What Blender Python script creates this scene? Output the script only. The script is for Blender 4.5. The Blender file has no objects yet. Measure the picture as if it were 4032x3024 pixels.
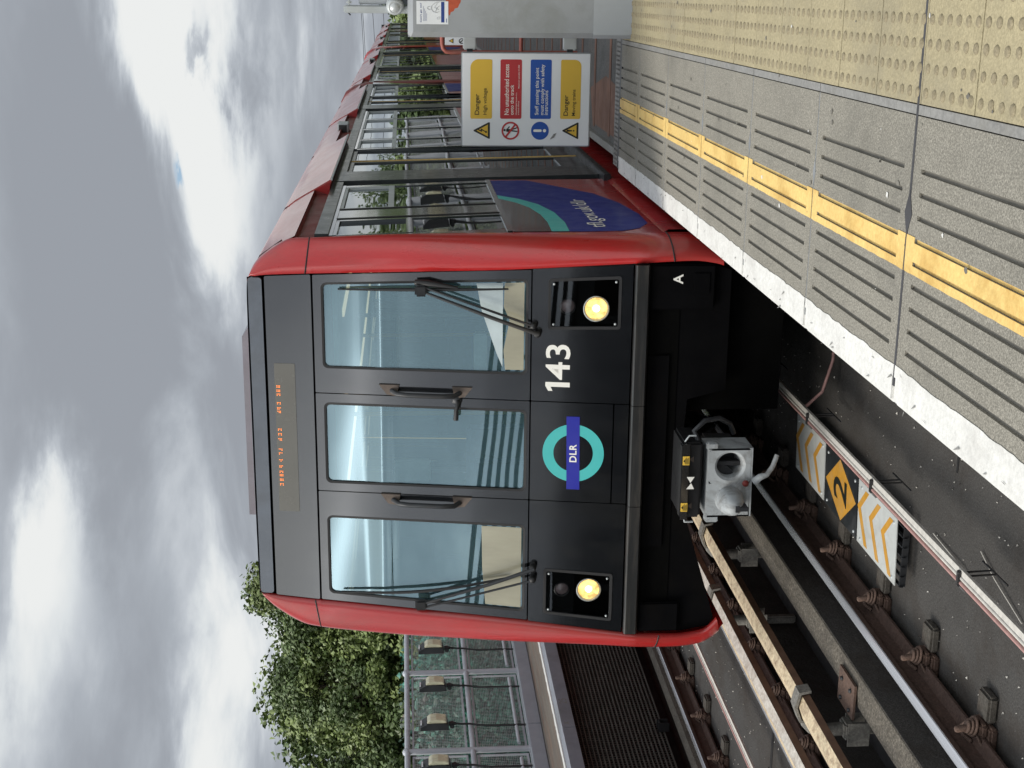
import bpy, bmesh, math, random
from mathutils import Vector, Matrix
from math import radians as RAD, sin, cos, pi
random.seed(7)
S = bpy.context.scene
COL = S.collection
# ------------------------------------------------------------------ camera (phone held on its side)
CAMP = Vector((2.68, -7.74, 2.51)); YAW, PITCH, ROLL, FPX = RAD(16.0), RAD(4.41), RAD(-.67), 5395.0
_f = Vector((-sin(YAW)*cos(PITCH), cos(YAW)*cos(PITCH), -sin(PITCH)))
_r = Vector((cos(YAW), sin(YAW), 0)); _u = _r.cross(_f)
_r, _u = cos(ROLL)*_r + sin(ROLL)*_u, -sin(ROLL)*_r + cos(ROLL)*_u
cd = bpy.data.cameras.new('camera'); cam = bpy.data.objects.new('camera', cd); COL.objects.link(cam)
M = Matrix.Identity(4)
for i in range(3):
    M[i][0] = -_u[i]; M[i][1] = _r[i]; M[i][2] = -_f[i]; M[i][3] = CAMP[i]
cam.matrix_world = M
cd.sensor_width = 36; cd.lens = 36*FPX/4032; cd.clip_start = .05; cd.clip_end = 6000
S.camera = cam
S.render.resolution_x, S.render.resolution_y = 1024, 768
# ------------------------------------------------------------------ world: hazy daylight sky under broken cloud
SUN_EL, SUN_AZ = 48, 232      # degrees; azimuth clockwise from +Y
S.view_settings.view_transform = 'Standard'; S.view_settings.look = 'None'
S.view_settings.exposure = 0.52; S.view_settings.gamma = 1
S.cycles.use_denoising = True
S.cycles.max_bounces = 8; S.cycles.transparent_max_bounces = 16
S.cycles.sample_clamp_indirect = 4
W = bpy.data.worlds.new("World"); S.world = W; W.use_nodes = True
nt = W.node_tree; nt.nodes.clear()
def N(t, **k):
    n = nt.nodes.new(t)
    for a, b in k.items(): setattr(n, a, b)
    return n
def L(a, b): nt.links.new(a, b)
def MA(op, a, b=None, c=None):
    n = N('ShaderNodeMath', operation=op)
    for i, v in enumerate((a, b, c)):
        if v is None: continue
        if isinstance(v, (int, float)): n.inputs[i].default_value = v
        else: L(v, n.inputs[i])
    return n.outputs[0]
def NOISE(vec, scale, det, rough=.5, dist=0.):
    n = N('ShaderNodeTexNoise'); n.inputs['Scale'].default_value = scale; n.inputs['Detail'].default_value = det
    n.inputs['Roughness'].default_value = rough; n.inputs['Distortion'].default_value = dist; L(vec, n.inputs['Vector']); return n.outputs['Fac']
sky = N('ShaderNodeTexSky', sky_type='NISHITA', sun_disc=False)
sky.sun_elevation = RAD(SUN_EL); sky.sun_rotation = RAD(SUN_AZ); sky.dust_density = 2
tc = N('ShaderNodeTexCoord'); sp = N('ShaderNodeSeparateXYZ'); L(tc.outputs['Generated'], sp.inputs[0])
zc = MA('MAXIMUM', sp.outputs[2], 0.0)
den = MA('ADD', zc, .16)
cmb = N('ShaderNodeCombineXYZ'); L(MA('DIVIDE', sp.outputs[0], den), cmb.inputs[0]); L(MA('DIVIDE', sp.outputs[1], den), cmb.inputs[1])
def OFF(v, x, y, z=0):
    n = N('ShaderNodeVectorMath', operation='ADD'); L(v, n.inputs[0]); n.inputs[1].default_value = (x, y, z); return n.outputs[0]
P0 = cmb.outputs[0]
big = NOISE(OFF(P0, 3.1, 1.7), .55, 2, .5, .3)
mid = NOISE(OFF(P0, 7.3, 2.2), 1.15, 8, .54, .4)
fine = NOISE(OFF(P0, 1.3, 9.2), 3.2, 8, .58, .2)
dens = MA('ADD', MA('ADD', MA('MULTIPLY', big, .60), MA('MULTIPLY', mid, .56)), MA('MULTIPLY', fine, .19))
# darker overhead, brighter towards the middle of the sky
def RAMPF(x, a, b):
    n = N('ShaderNodeMapRange', interpolation_type='SMOOTHSTEP'); L(x, n.inputs[0])
    n.inputs[1].default_value = a; n.inputs[2].default_value = b; n.inputs[3].default_value = 0; n.inputs[4].default_value = 1; return n.outputs[0]
# the banks of bright and dark cloud: azimuth, elevation, widths (degrees), strength
azd = MA('MULTIPLY', MA('ARCTAN2', sp.outputs[0], sp.outputs[1]), 57.2958)
eld = MA('MULTIPLY', MA('ARCSINE', sp.outputs[2]), 57.2958)
wob = MA('MULTIPLY', MA('SUBTRACT', mid, .5), 9.0)
eld2 = MA('ADD', eld, wob); azd2 = MA('ADD', azd, MA('MULTIPLY', MA('SUBTRACT', fine, .5), 14.0))
def BLOB(a, e, sa, se, amp, w=True):
    x = MA('POWER', MA('ABSOLUTE', MA('DIVIDE', MA('SUBTRACT', azd2 if w else azd, a), sa)), 2.0)
    y = MA('POWER', MA('ABSOLUTE', MA('DIVIDE', MA('SUBTRACT', eld2 if w else eld, e), se)), 2.0)
    return MA('MULTIPLY', MA('EXPONENT', MA('MULTIPLY', MA('ADD', x, y), -1.0)), amp)
for q in ((-1.5, 9.2, 5.0, 1.9, -.26), (-8.5, 7.6, 4.5, 1.7, -.20), (-23, 13.4, 4.0, 1.3, -.17), (-30, 15, 3, 1.6, -.04), (-19, 14.2, 12, 3.5, .05), (-5, 12.4, 9, 2.0, .14), (-16, 11, 6, 1.4, .08), (-27, 9.0, 6, 1.8, .10), (-4, 5.2, 7, 1.0, -.10), (-14, 5.5, 5, .8, .05), (-2.2, 7.2, 1.2, .5, .16)):
    dens = MA('ADD', dens, BLOB(*q))
# a broad bright veil added to the unseen sky behind the camera
back = RAMPF(MA('MULTIPLY', sp.outputs[1], -1.0), .1, .8)
dens = MA('SUBTRACT', dens, MA('MULTIPLY', back, .04))
dens = MA('ADD', dens, .010)
cr = N('ShaderNodeValToRGB'); L(RAMPF(dens, .54, .81), cr.inputs[0])
els = cr.color_ramp.elements
els[0].position = 0; els[0].color = (5.9, 6.0, 5.95, 1); els[1].position = 1; els[1].color = (2.25, 2.42, 2.7, 1)
for p, c in ((.22, (4.9, 5.15, 5.3)), (.42, (3.8, 4.05, 4.35)), (.7, (2.85, 3.08, 3.4))):
    e = els.new(p); e.color = (*c, 1)
gap = MA('MAXIMUM', RAMPF(dens, .30, .22), MA('MULTIPLY', BLOB(-7.9, 9.3, .55, .28, 1.6), 1.0))
mx = N('ShaderNodeMix', data_type='RGBA'); L(MA('MULTIPLY', gap, .75), mx.inputs[0]); L(cr.outputs[0], mx.inputs[6]); L(sky.outputs[0], mx.inputs[7])
bst = N('ShaderNodeVectorMath', operation='SCALE'); L(mx.outputs[2], bst.inputs[0]); L(MA('ADD', MA('MULTIPLY', MA('MAXIMUM', back, RAMPF(sp.outputs[2], .35, .75)), .75), 1.0), bst.inputs[3])  # unseen sky behind and overhead is boosted to keep the scene lit
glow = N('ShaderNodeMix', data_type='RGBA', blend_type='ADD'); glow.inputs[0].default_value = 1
gl = MA('ADD', BLOB(-161, 21.4, 30, .42, 15, False), BLOB(-161, 21.4, 30, 1.6, 3, False))  # unseen bright band added behind the camera to put glare on the windscreen
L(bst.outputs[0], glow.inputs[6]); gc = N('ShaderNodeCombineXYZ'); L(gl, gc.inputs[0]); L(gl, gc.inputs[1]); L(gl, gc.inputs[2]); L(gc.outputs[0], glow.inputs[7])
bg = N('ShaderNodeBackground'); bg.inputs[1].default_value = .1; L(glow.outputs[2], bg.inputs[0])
wo = N('ShaderNodeOutputWorld'); L(bg.outputs[0], wo.inputs[0])
sd = bpy.data.lights.new('sun', 'SUN'); sd.energy = 2.0; sd.angle = RAD(26); sd.color = (1, .94, .84)
so = bpy.data.objects.new('sun', sd); COL.objects.link(so)
az = RAD(SUN_AZ); sdir = Vector((sin(az)*cos(RAD(SUN_EL)), cos(az)*cos(RAD(SUN_EL)), sin(RAD(SUN_EL))))
so.rotation_euler = sdir.to_track_quat('Z', 'Y').to_euler(); so.location = (0, -20, 30)

# ------------------------------------------------------------------ helpers
def mat(name, col, rough=.6, metal=0., var=.15, vs=4., spk=0., spks=220., bump=0., bs=60., coat=0., emit=0., dirt=None, ds=1.5, da=.5, spec=.5, stretch=None, emc=None, emvar=0):
    m = bpy.data.materials.new(name); m.use_nodes = True; t = m.node_tree; b = t.nodes['Principled BSDF']
    def n(ty, **k):
        x = t.nodes.new(ty)
        for a, c in k.items(): setattr(x, a, c)
        return x
    l = t.links.new
    co = n('ShaderNodeTexCoord').outputs['Object']
    if stretch:
        mp = n('ShaderNodeMapping'); mp.inputs['Scale'].default_value = stretch; l(co, mp.inputs[0]); co = mp.outputs[0]
    def no(sc, det=6, ro=.6, dis=0):
        x = n('ShaderNodeTexNoise'); x.inputs['Scale'].default_value = sc; x.inputs['Detail'].default_value = det
        x.inputs['Roughness'].default_value = ro; x.inputs['Distortion'].default_value = dis; l(co, x.inputs[0]); return x.outputs['Fac']
    def mr(f, a, b_, c, d):
        x = n('ShaderNodeMapRange'); l(f, x.inputs[0])
        for i, v in enumerate((a, b_, c, d)): x.inputs[i+1].default_value = v
        return x.outputs[0]
    def mixc(f, a, b_, bt='MIX'):
        x = n('ShaderNodeMix', data_type='RGBA', blend_type=bt)
        if isinstance(f, float): x.inputs[0].default_value = f
        else: l(f, x.inputs[0])
        for i, v in ((6, a), (7, b_)):
            if isinstance(v, tuple): x.inputs[i].default_value = (*v[:3], 1)
            else: l(v, x.inputs[i])
        return x.outputs[2]
    c = tuple(col)
    cur = mixc(mr(no(vs), .3, .7, 0., 1.), tuple(v*(1-var) for v in c), tuple(min(1, v*(1+var)) for v in c))
    if spk:
        sp_ = no(spks, 2, .7)
        cur = mixc(mr(sp_, .35, .68, 0., spk), cur, tuple(min(1, v*2.2+.05) for v in c))
        cur = mixc(mr(no(spks*.7, 2, .7), .62, .40, 0., spk), cur, tuple(v*.45 for v in c))
    if dirt:
        cur = mixc(mr(no(ds, 8, .7, .4), .48, .66, 0., da), cur, tuple(dirt))
    l(cur, b.inputs['Base Color'])
    l(mr(no(vs*2.3), .3, .7, max(.02, rough*.8), min(1, rough*1.2)), b.inputs['Roughness'])
    b.inputs['Metallic'].default_value = metal
    b.inputs['Specular IOR Level'].default_value = spec
    if coat: b.inputs['Coat Weight'].default_value = coat; b.inputs['Coat Roughness'].default_value = .06
    if bump:
        bp = n('ShaderNodeBump'); bp.inputs['Strength'].default_value = bump; bp.inputs['Distance'].default_value = .01
        l(no(bs, 4, .6), bp.inputs['Height']); l(bp.outputs[0], b.inputs['Normal'])
    if emit and emvar:
        l(mr(no(28, 3, .6, .6), .35, .65, emit*.35, emit*1.5), b.inputs['Emission Strength']); b.inputs['Emission Color'].default_value = (*(emc or c), 1)
    elif emit:
        b.inputs['Emission Color'].default_value = (*(emc or c), 1); b.inputs['Emission Strength'].default_value = emit
    return m
def glass(name, tint, refl=.06, rough=.01, gt=(.92, .97, 1), film=0., filmc=(.2, .3, .3)):
    m = bpy.data.materials.new(name); m.use_nodes = True; t = m.node_tree; t.nodes.clear(); l = t.links.new
    o = t.nodes.new('ShaderNodeOutputMaterial'); mx = t.nodes.new('ShaderNodeMixShader')
    tr = t.nodes.new('ShaderNodeBsdfTransparent'); tr.inputs[0].default_value = (*tint, 1)
    if film:
        df = t.nodes.new('ShaderNodeBsdfDiffuse'); df.inputs[0].default_value = (*filmc, 1); mf = t.nodes.new('ShaderNodeMixShader'); mf.inputs[0].default_value = film
        l(tr.outputs[0], mf.inputs[1]); l(df.outputs[0], mf.inputs[2]); tr = mf
    g = t.nodes.new('ShaderNodeBsdfGlossy'); g.inputs['Roughness'].default_value = rough; g.inputs[0].default_value = (*gt, 1)
    fr = t.nodes.new('ShaderNodeFresnel'); fr.inputs[0].default_value = 1.5
    a = t.nodes.new('ShaderNodeMath'); a.operation = 'ADD'; a.use_clamp = True; a.inputs[1].default_value = refl; l(fr.outputs[0], a.inputs[0])
    no = t.nodes.new('ShaderNodeTexNoise'); no.inputs['Scale'].default_value = .9; no.inputs['Detail'].default_value = 1
    co = t.nodes.new('ShaderNodeTexCoord'); l(co.outputs['Object'], no.inputs[0])
    bp = t.nodes.new('ShaderNodeBump'); bp.inputs['Strength'].default_value = .05; bp.inputs['Distance'].default_value = .05; l(no.outputs[0], bp.inputs['Height']); l(bp.outputs[0], g.inputs['Normal'])
    l(a.outputs[0], mx.inputs[0]); l(tr.outputs[0], mx.inputs[1]); l(g.outputs[0], mx.inputs[2]); l(mx.outputs[0], o.inputs[0])
    return m
class MB:
    def __init__(s): s.v = []; s.f = []; s.sm = []
    def add(s, vs, fs, smooth=False):
        o = len(s.v); s.v += [tuple(v) for v in vs]
        for f in fs: s.f.append(tuple(i+o for i in f)); s.sm.append(smooth)
        return s
    def box(s, x0, x1, y0, y1, z0, z1):
        v = [(x, y, z) for z in (z0, z1) for y in (y0, y1) for x in (x0, x1)]
        return s.add(v, [(0, 2, 3, 1), (4, 5, 7, 6), (0, 1, 5, 4), (2, 6, 7, 3), (0, 4, 6, 2), (1, 3, 7, 5)])
    def bbox(s, x0, x1, y0, y1, z0, z1, b=.006):   # box with chamfered edges
        bm = bmesh.new(); bmesh.ops.create_cube(bm, size=1)
        for v in bm.verts: v.co = Vector(((x0+x1)/2+v.co.x*(x1-x0), (y0+y1)/2+v.co.y*(y1-y0), (z0+z1)/2+v.co.z*(z1-z0)))
        bmesh.ops.bevel(bm, geom=list(bm.edges), offset=min(b, .45*min(x1-x0, y1-y0, z1-z0)), segments=2, affect='EDGES')
        return s.bm(bm)
    def bm(s, bm, mtx=None, smooth=False):
        bm.verts.index_update(); vs = [(mtx @ v.co) if mtx else v.co.copy() for v in bm.verts]
        fs = [tuple(v.index for v in f.verts) for f in bm.faces]; s.add(vs, fs, smooth); bm.free(); return s
    def prism(s, pts, fn, h, cap=True):   # pts 2d polygon (ccw), fn(a,b,h)->3d
        n = len(pts); v = [fn(a, b, 0) for a, b in pts] + [fn(a, b, h) for a, b in pts]
        fs = [(i, (i+1) % n, n+(i+1) % n, n+i) for i in range(n)]
        if cap: fs += [tuple(range(n-1, -1, -1)), tuple(range(n, 2*n))]
        return s.add(v, fs)
    def poly(s, pts3): return s.add(pts3, [tuple(range(len(pts3)))])
    def tube(s, pts, r, n=10, cap=True, closed=False):
        pts = [Vector(p) for p in pts]; rs = r if isinstance(r, (list, tuple)) else [r]*len(pts)
        rings = []; prev = None
        for i, p in enumerate(pts):
            a = pts[i-1] if i else (pts[-1] if closed else p); b = pts[i+1] if i < len(pts)-1 else (pts[0] if closed else p)
            t = (b-a).normalized(); ref = prev if prev is not None else (Vector((0, 0, 1)) if abs(t.z) < .9 else Vector((1, 0, 0)))
            x = ref - t*ref.dot(t)
            if x.length < 1e-6: x = Vector((1, 0, 0)) - t*t.x
            x.normalize(); y = t.cross(x); prev = x
            rings.append([p + (x*cos(2*pi*k/n)+y*sin(2*pi*k/n))*rs[i] for k in range(n)])
        v = [q for rg in rings for q in rg]; m = len(pts); fs = []
        for i in range(m if closed else m-1):
            j = (i+1) % m
            for k in range(n): fs.append((i*n+k, i*n+(k+1) % n, j*n+(k+1) % n, j*n+k))
        s.add(v, fs, True)
        if cap and not closed: s.add([*rings[0]], [tuple(range(n-1, -1, -1))]); s.add([*rings[-1]], [tuple(range(n))])
        return s
    def lathe(s, prof, c, axis, n=28):   # prof [(r, h)], along axis from c
        ax = Vector(axis).normalized(); x = ax.orthogonal().normalized(); y = ax.cross(x); c = Vector(c)
        v = [c + ax*h + (x*cos(2*pi*k/n)+y*sin(2*pi*k/n))*r for r, h in prof for k in range(n)]
        fs = [(i*n+k, i*n+(k+1) % n, (i+1)*n+(k+1) % n, (i+1)*n+k) for i in range(len(prof)-1) for k in range(n)]
        return s.add(v, fs, True)
    def build(s, name, m, parent=None, **tags):
        me = bpy.data.meshes.new(name); off = parent.get('_w', (0, 0, 0)) if parent else (0, 0, 0)
        ox, oy, oz = off
        me.from_pydata([(x-ox, y-oy, z-oz) for x, y, z in s.v], [], s.f)
        me.polygons.foreach_set('use_smooth', s.sm); me.materials.append(m); me.update()
        bm = bmesh.new(); bm.from_mesh(me); bmesh.ops.recalc_face_normals(bm, faces=bm.faces); bm.to_mesh(me); bm.free()
        o = bpy.data.objects.new(name, me); COL.objects.link(o)
        if parent: o.parent = parent; o['_w'] = off
        for k, v in tags.items(): o[k] = v
        return o
def thing(name, loc, label, cat, group=None):
    o = bpy.data.objects.new(name, None); COL.objects.link(o); o.location = loc; o['_w'] = tuple(loc)
    o.empty_display_size = .1; o['label'] = label; o['category'] = cat
    if group: o['group'] = group
    return o
def struct(name, mb, m): return mb.build(name, m, None, kind='structure')
def text(body, size, bold=0., spacing=1., align='LEFT'):
    cu = bpy.data.curves.new('t', 'FONT'); cu.body = body; cu.size = size; cu.offset = bold; cu.space_character = spacing
    cu.align_x = align; cu.extrude = 0; cu.resolution_u = 4
    o = bpy.data.objects.new('t', cu); COL.objects.link(o)
    dg = bpy.context.evaluated_depsgraph_get(); dg.update(); me = bpy.data.meshes.new_from_object(o.evaluated_get(dg))
    vs = [v.co.copy() for v in me.vertices]; fs = [tuple(p.vertices) for p in me.polygons]
    bpy.data.objects.remove(o); bpy.data.curves.remove(cu); bpy.data.meshes.remove(me)
    return vs, fs
def put_text(mb, body, size, fn, bold=0., spacing=1., align='LEFT', h=None, w=None):
    vs, fs = text(body, size, bold, spacing, align)
    if not vs: return mb
    if h or w:
        x0 = min(v.x for v in vs); x1 = max(v.x for v in vs); y0 = min(v.y for v in vs); y1 = max(v.y for v in vs)
        sx = w/(x1-x0) if w else 1; sy = h/(y1-y0) if h else 1
        if w is None: sx = sy
        if h is None: sy = sx
        vs = [Vector(((v.x-x0)*sx, (v.y-y0)*sy, 0)) for v in vs]
    return mb.add([fn(v.x, v.y) for v in vs], fs)

# ------------------------------------------------------------------ materials
red = mat('red_paint', (.36, .0125, .013), .30, 0, .12, 3, coat=.5, dirt=(.20, .06, .05), ds=2.4, da=.45, stretch=(1, 1, .18), spk=.05, spks=90)
roofred = mat('roof_red_paint', (.34, .058, .054), .36, 0, .15, 2.5, coat=.5, dirt=(.30, .14, .13), ds=1.0, da=.5, stretch=(1, .35, 1))  # paler than the sides: sky sheen mixed into the faded, dusty red
recess = mat('recess_red', (.17, .022, .018), .55, 0, .2, 3, dirt=(.12, .06, .04), da=.5)  # darker red for the roof recess: shade and dirt both in the colour
blue = mat('blue_livery', (.018, .030, .20), .45, coat=.04, spec=.15, var=.1)
teal = mat('teal_livery', (.05, .42, .40), .35, coat=.1, spec=.3, var=.08)
panelm = mat('front_panel_charcoal', (.0070, .0078, .0095), .12, 0, .25, 3, coat=.9, spec=1.0, dirt=(.026, .025, .022), ds=2.6, da=.35, stretch=(1, 1, .45))
valm = mat('valance_black', (.0025, .0025, .003), .9, 0, .2, 3, spec=.05, dirt=(.006, .005, .004), ds=2, da=.5)
lipm_ = mat('bumper_grey', (.016, .017, .018), .4, 0, .2, 5, coat=.2, dirt=(.10, .085, .07), ds=6, da=.35, stretch=(.3, 1, 4))
frameg = mat('grey_front_frame', (.085, .10, .125), .35, 0, .2, 3, coat=.2, dirt=(.05, .05, .05), da=.4)
underm = mat('underfloor_black', (.002, .002, .002), .9, spec=.05)  # near black: the shade beneath the train is put into the colour
blackm = mat('black_rubber', (.007, .007, .008), .5, var=.2)
darksteel = mat('dark_steel', (.03, .032, .036), .45, .3, .3, 6, dirt=(.05, .04, .03))
pillar = mat('side_pillar_grey', (.020, .025, .027), .10, 0, .15, 4, coat=.6)
doorpil = mat('door_pillar_paint', (.030, .036, .040), .32, 0, .15, 4, coat=.2)
lightpaint = mat('white_lettering', (.80, .79, .74), .5, var=.03)
bluebar = mat('deep_blue_bar', (.015, .02, .30), .4, var=.05)
tealring = mat('turquoise_ring', (.06, .45, .44), .4, var=.05)
gfront = glass('windscreen_glass', (.66, .84, .87), .20, gt=(.70, .92, 1), film=.20, filmc=(.17, .33, .37))
gside = glass('side_window_glass', (.13, .155, .155), .07)
lens = glass('lamp_lens', (.9, .9, .9), .02)
hl = mat('headlight_glow', (.5, .4, .2), .4, var=.2, vs=30, emit=.95, emc=(1, .62, .20), emvar=1)
hl2 = mat('headlight_bulb', (1, .9, .7), .4, var=.1, emit=3.5, emc=(1, .82, .50))
tailm = mat('unlit_marker_lamp', (.25, .20, .20), .25, var=.2, vs=40, coat=.6)
led = mat('led_orange', (1, .3, .05), .4, var=.01, emit=1.0, emc=(1, .22, .04))
dispm = mat('display_panel', (.105, .10, .085), .25, var=.05, coat=.4)
handm = mat('handle_bronze', (.11, .085, .07), .45, .3, .3, 20)
coup = mat('coupler_grey_paint', (.34, .365, .38), .55, 0, .15, 6, dirt=(.10, .09, .08), ds=7, da=.75, bump=.1)
yel = mat('yellow_sticker', (.75, .48, .06), .5, var=.05)
inner = mat('interior_panel', (.42, .55, .58), .6, var=.05)
innerc = mat('interior_ceiling', (.34, .46, .48), .6, var=.04)
cream = mat('pane_patch_cream', (.33, .315, .235), .12, var=.12, vs=9, coat=.8, spec=.8, stretch=(1, 1, .2))  # cream patches on the lower panes
paleblue = mat('pane_sky_sheen', (.46, .54, .56), .10, var=.15, vs=5, coat=.8, spec=.8)  # sky reflected in the pane, painted as a pale colour
seatm = mat('seat_blue', (.03, .06, .16), .8, var=.3, vs=20)
strip = mat('interior_tube_light', (.9, .9, .8), .5, emit=.45, emc=(1, .75, .45))
# ground-level materials
slabm = mat('track_concrete', (.034, .0315, .029), .9, 0, .4, 2.2, .55, 150, bump=.6, bs=40, dirt=(.024, .017, .012), ds=1.6, da=.75)
blockm = mat('baseplate_block', (.05, .044, .036), .9, 0, .35, 9, .4, 90, bump=.4, bs=60, dirt=(.05, .028, .018), ds=6, da=.6)
blackgap = mat('trough_dark', (.012, .012, .013), .95, var=.3)
beamm = mat('upstand_concrete', (.092, .080, .063), .85, 0, .35, 5, .7, 90, bump=.6, bs=60, dirt=(.05, .042, .035), ds=3, da=.6)
railtop = mat('rail_running_surface', (.55, .56, .60), .28, .75, .15, 8, stretch=(1, .1, 1))
rust = mat('rail_rust', (.060, .033, .024), .85, 0, .3, 7, .3, 80, bump=.3, bs=60)
rustclip = mat('clip_rust', (.085, .050, .036), .8, 0, .35, 20, .3, 90, bump=.3, bs=80)
crail = mat('conductor_cover_cream', (.54, .42, .28), .6, 0, .2, 3, .30, 45, dirt=(.17, .10, .06), ds=13, da=.75, bump=.3, bs=40)
crailw = mat('conductor_cover_grey', (.49, .45, .40), .5, 0, .15, 4, .3, 45, dirt=(.22, .16, .11), ds=12, da=.6)
crside = mat('conductor_side_brown', (.12, .065, .040), .7, 0, .3, 8)
porc = mat('bracket_cast_grey', (.15, .143, .128), .75, 0, .25, 12, .4, 70, bump=.4, bs=50)
cablem = mat('cable_pink', (.42, .24, .22), .6, var=.15, vs=30)
cablew = mat('cable_white', (.52, .50, .46), .6, var=.15, vs=30)
platm = mat('platform_aggregate', (.215, .202, .170), .85, 0, .14, 1.1, .6, 230, bump=.4, bs=140, dirt=(.13, .125, .108), ds=1.4, da=.55)
groove = mat('groove_dirt', (.17, .16, .138), .95, var=.3)
joint = mat('joint_sealant', (.20, .21, .22), .8, var=.2)
jointd = mat('joint_dark', (.05, .05, .055), .8, var=.2)
whitep = mat('white_edge_paint', (.68, .675, .645), .65, 0, .06, 6, .15, 60, bump=.3, bs=50, dirt=(.40, .385, .36), ds=4, da=.45)
yelp = mat('yellow_line_paint', (.74, .50, .17), .65, 0, .10, 5, .15, 80, bump=.15, bs=70, dirt=(.45, .25, .05), ds=4, da=.6)
tact = mat('tactile_buff', (.325, .280, .172), .8, 0, .14, 2.2, .25, 130, bump=.3, bs=80, dirt=(.25, .222, .155), ds=1.3, da=.75)
tactb = mat('tactile_worn_blister', (.225, .19, .12), .8, 0, .2, 30, .3, 150)
kerbs = mat('kerb_strip_grey', (.215, .213, .205), .8, 0, .15, 5, .2, 60, dirt=(.2, .19, .16))
gpaint = mat('grey_cabinet_paint', (.30, .32, .34), .5, 0, .08, 2, dirt=(.22, .235, .22), ds=2.5, da=.6, bump=.12, bs=14)
gpaint2 = mat('pale_grey_paint', (.37, .40, .43), .5, 0, .06, 2, dirt=(.30, .31, .3), ds=3, da=.4, bump=.1, bs=14)
fencem = mat('fence_grey_paint', (.40, .42, .46), .45, 0, .08, 5)
wire = mat('fence_wire', (.42, .44, .45), .5, .2, .1, 8)
beamp = mat('grey_painted_beam', (.30, .32, .36), .55, 0, .08, 4)
fascia = mat('grey_fascia', (.22, .235, .27), .55, 0, .1, 4, dirt=(.14, .14, .14), da=.4)
brown = mat('rusty_wood_surface', (.135, .115, .095), .85, 0, .3, 3, .3, 60, dirt=(.20, .09, .05), ds=1.6, da=.5, stretch=(6, .4, 1))
meshm = mat('dark_grille', (.10, .095, .085), .7, .2, .25, 8)
lampblk = mat('lamp_black_plastic', (.022, .024, .026), .4, var=.2)
lamplens = mat('lamp_diffuser', (.56, .54, .38), .3, 0, .18, 12, coat=.4)
signw = mat('sign_white', (.72, .75, .78), .45, var=.03)
signy = mat('sign_yellow', (.66, .43, .05), .5, var=.03)
signr = mat('sign_red', (.42, .028, .035), .5, var=.03)
signb = mat('sign_blue', (.01, .075, .36), .5, var=.03)
signk = mat('sign_black', (.012, .015, .012), .5, var=.05)
whitealu = mat('worn_white_plate', (.52, .54, .53), .45, .1, .1, 4, dirt=(.30, .29, .27), ds=4, da=.5)
orangep = mat('orange_paint', (.50, .25, .03), .55, 0, .12, 12, dirt=(.38, .28, .16), ds=9, da=.45)
blackplate = mat('black_plate', (.022, .025, .028), .4, .1, .3, 5, dirt=(.09, .09, .09), ds=4, da=.5)
redrail = mat('red_tube_paint', (.36, .10, .075), .5, 0, .15, 6, dirt=(.28, .17, .14), da=.5)
tread = mat('steel_tread_plate', (.24, .235, .22), .5, .5, .3, 10, dirt=(.10, .085, .07), ds=3, da=.7)
deckm = mat('dark_decking', (.075, .076, .074), .85, 0, .25, 3, .5, 90, dirt=(.11, .085, .07), da=.4)
deckj = mat('brown_deck_joint', (.16, .085, .06), .9, var=.3)
grassm = mat('ground_grass', (.05, .075, .03), .95, 0, .4, .5, bump=.5, bs=6)
bark = mat('bark', (.07, .055, .04), .9, 0, .3, 8, bump=.6, bs=20)
leafs = [mat('leaf_green_a', (.088, .130, .042), .5, 0, .35, 3), mat('leaf_green_b', (.165, .215, .068), .5, 0, .3, 3)]
leafd = mat('leaf_dark_hedge', (.040, .17, .125), .6, 0, .5, 1.4, dirt=(.20, .13, .12), ds=1.0, da=.7)
alu = mat('pale_grey_steel', (.46, .49, .50), .4, .2, .08, 6)

# ------------------------------------------------------------------ the setting
HP = .98
struct('ground', MB().add([(-2500, -2500, -1.2), (2500, -2500, -1.2), (2500, 2500, -1.2), (-2500, 2500, -1.2)], [(0, 1, 2, 3)]), grassm)
b = MB()
b.box(-1.16, 1.34, -12, 90, -1.15, -.2)          # slab under the near track
b.box(-4.36, -1.96, -12, 90, -1.15, -.2)         # slab under the far track
struct('track_slab', b, slabm)
struct('cable_trough', MB().box(-1.955, -1.165, -12, 90, -1.1, -.45), blackgap)
# slab joints with weeds are cut as thin darker strips
b = MB()
for y in (-3.9, -1.55, 2.9, 7.2): b.box(.42, 1.3, y, y+.018, -.199, -.196)
for y in (-3.4, 1.2, 5.7): b.box(-3.9, -2.3, y, y+.05, -.199, -.196)
struct('slab_joint', b, blackgap)
# near platform -----------------------------------------------------
Y0, Y1 = -12.0, 2.02
b = MB(); b.box(1.62, 6.5, Y0, Y1-.002, -1.15, HP-.014)        # body
b.box(1.47, 1.62, Y0, Y1-.03, .55, HP-.016)                   # overhang
struct('platform', b, slabm)
GX = [1.625+.0695*i for i in range(9)]
JY = [1.27-.993*k for k in range(0, 14)]
b = MB(); gv = MB()
segs = []
ys = [Y1] + JY
for i in range(len(ys)-1):
    segs.append((ys[i+1]+.006, ys[i]-(.006 if i else 0)))
def strip_x(a, c, y0, y1, g0, g1): b.box(a, c, y0, y1, HP-.013, HP)
xs = [1.562]+GX+[2.338]
for si, (y0, y1) in enumerate(segs):
    top = y1-.065 if si else y1     # in the end slab the slots run out to the end
    bot = y0+.065
    # solid end margins
    b.box(1.562, 2.338, y0, bot, HP-.013, HP)
    if si: b.box(1.562, 2.338, top, y1, HP-.013, HP)
    for i in range(len(xs)-1):
        a = xs[i] + (.0075 if i else 0); c = xs[i+1] - (.0075 if i < len(xs)-2 else 0)
        b.box(a, c, bot, top, HP-.013, HP)
struct('platform_paving', b, platm)
struct('paving_slot', MB().box(1.562, 2.338, Y0, Y1-.004, HP-.0139, HP-.011), groove)
b = MB()
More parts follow.
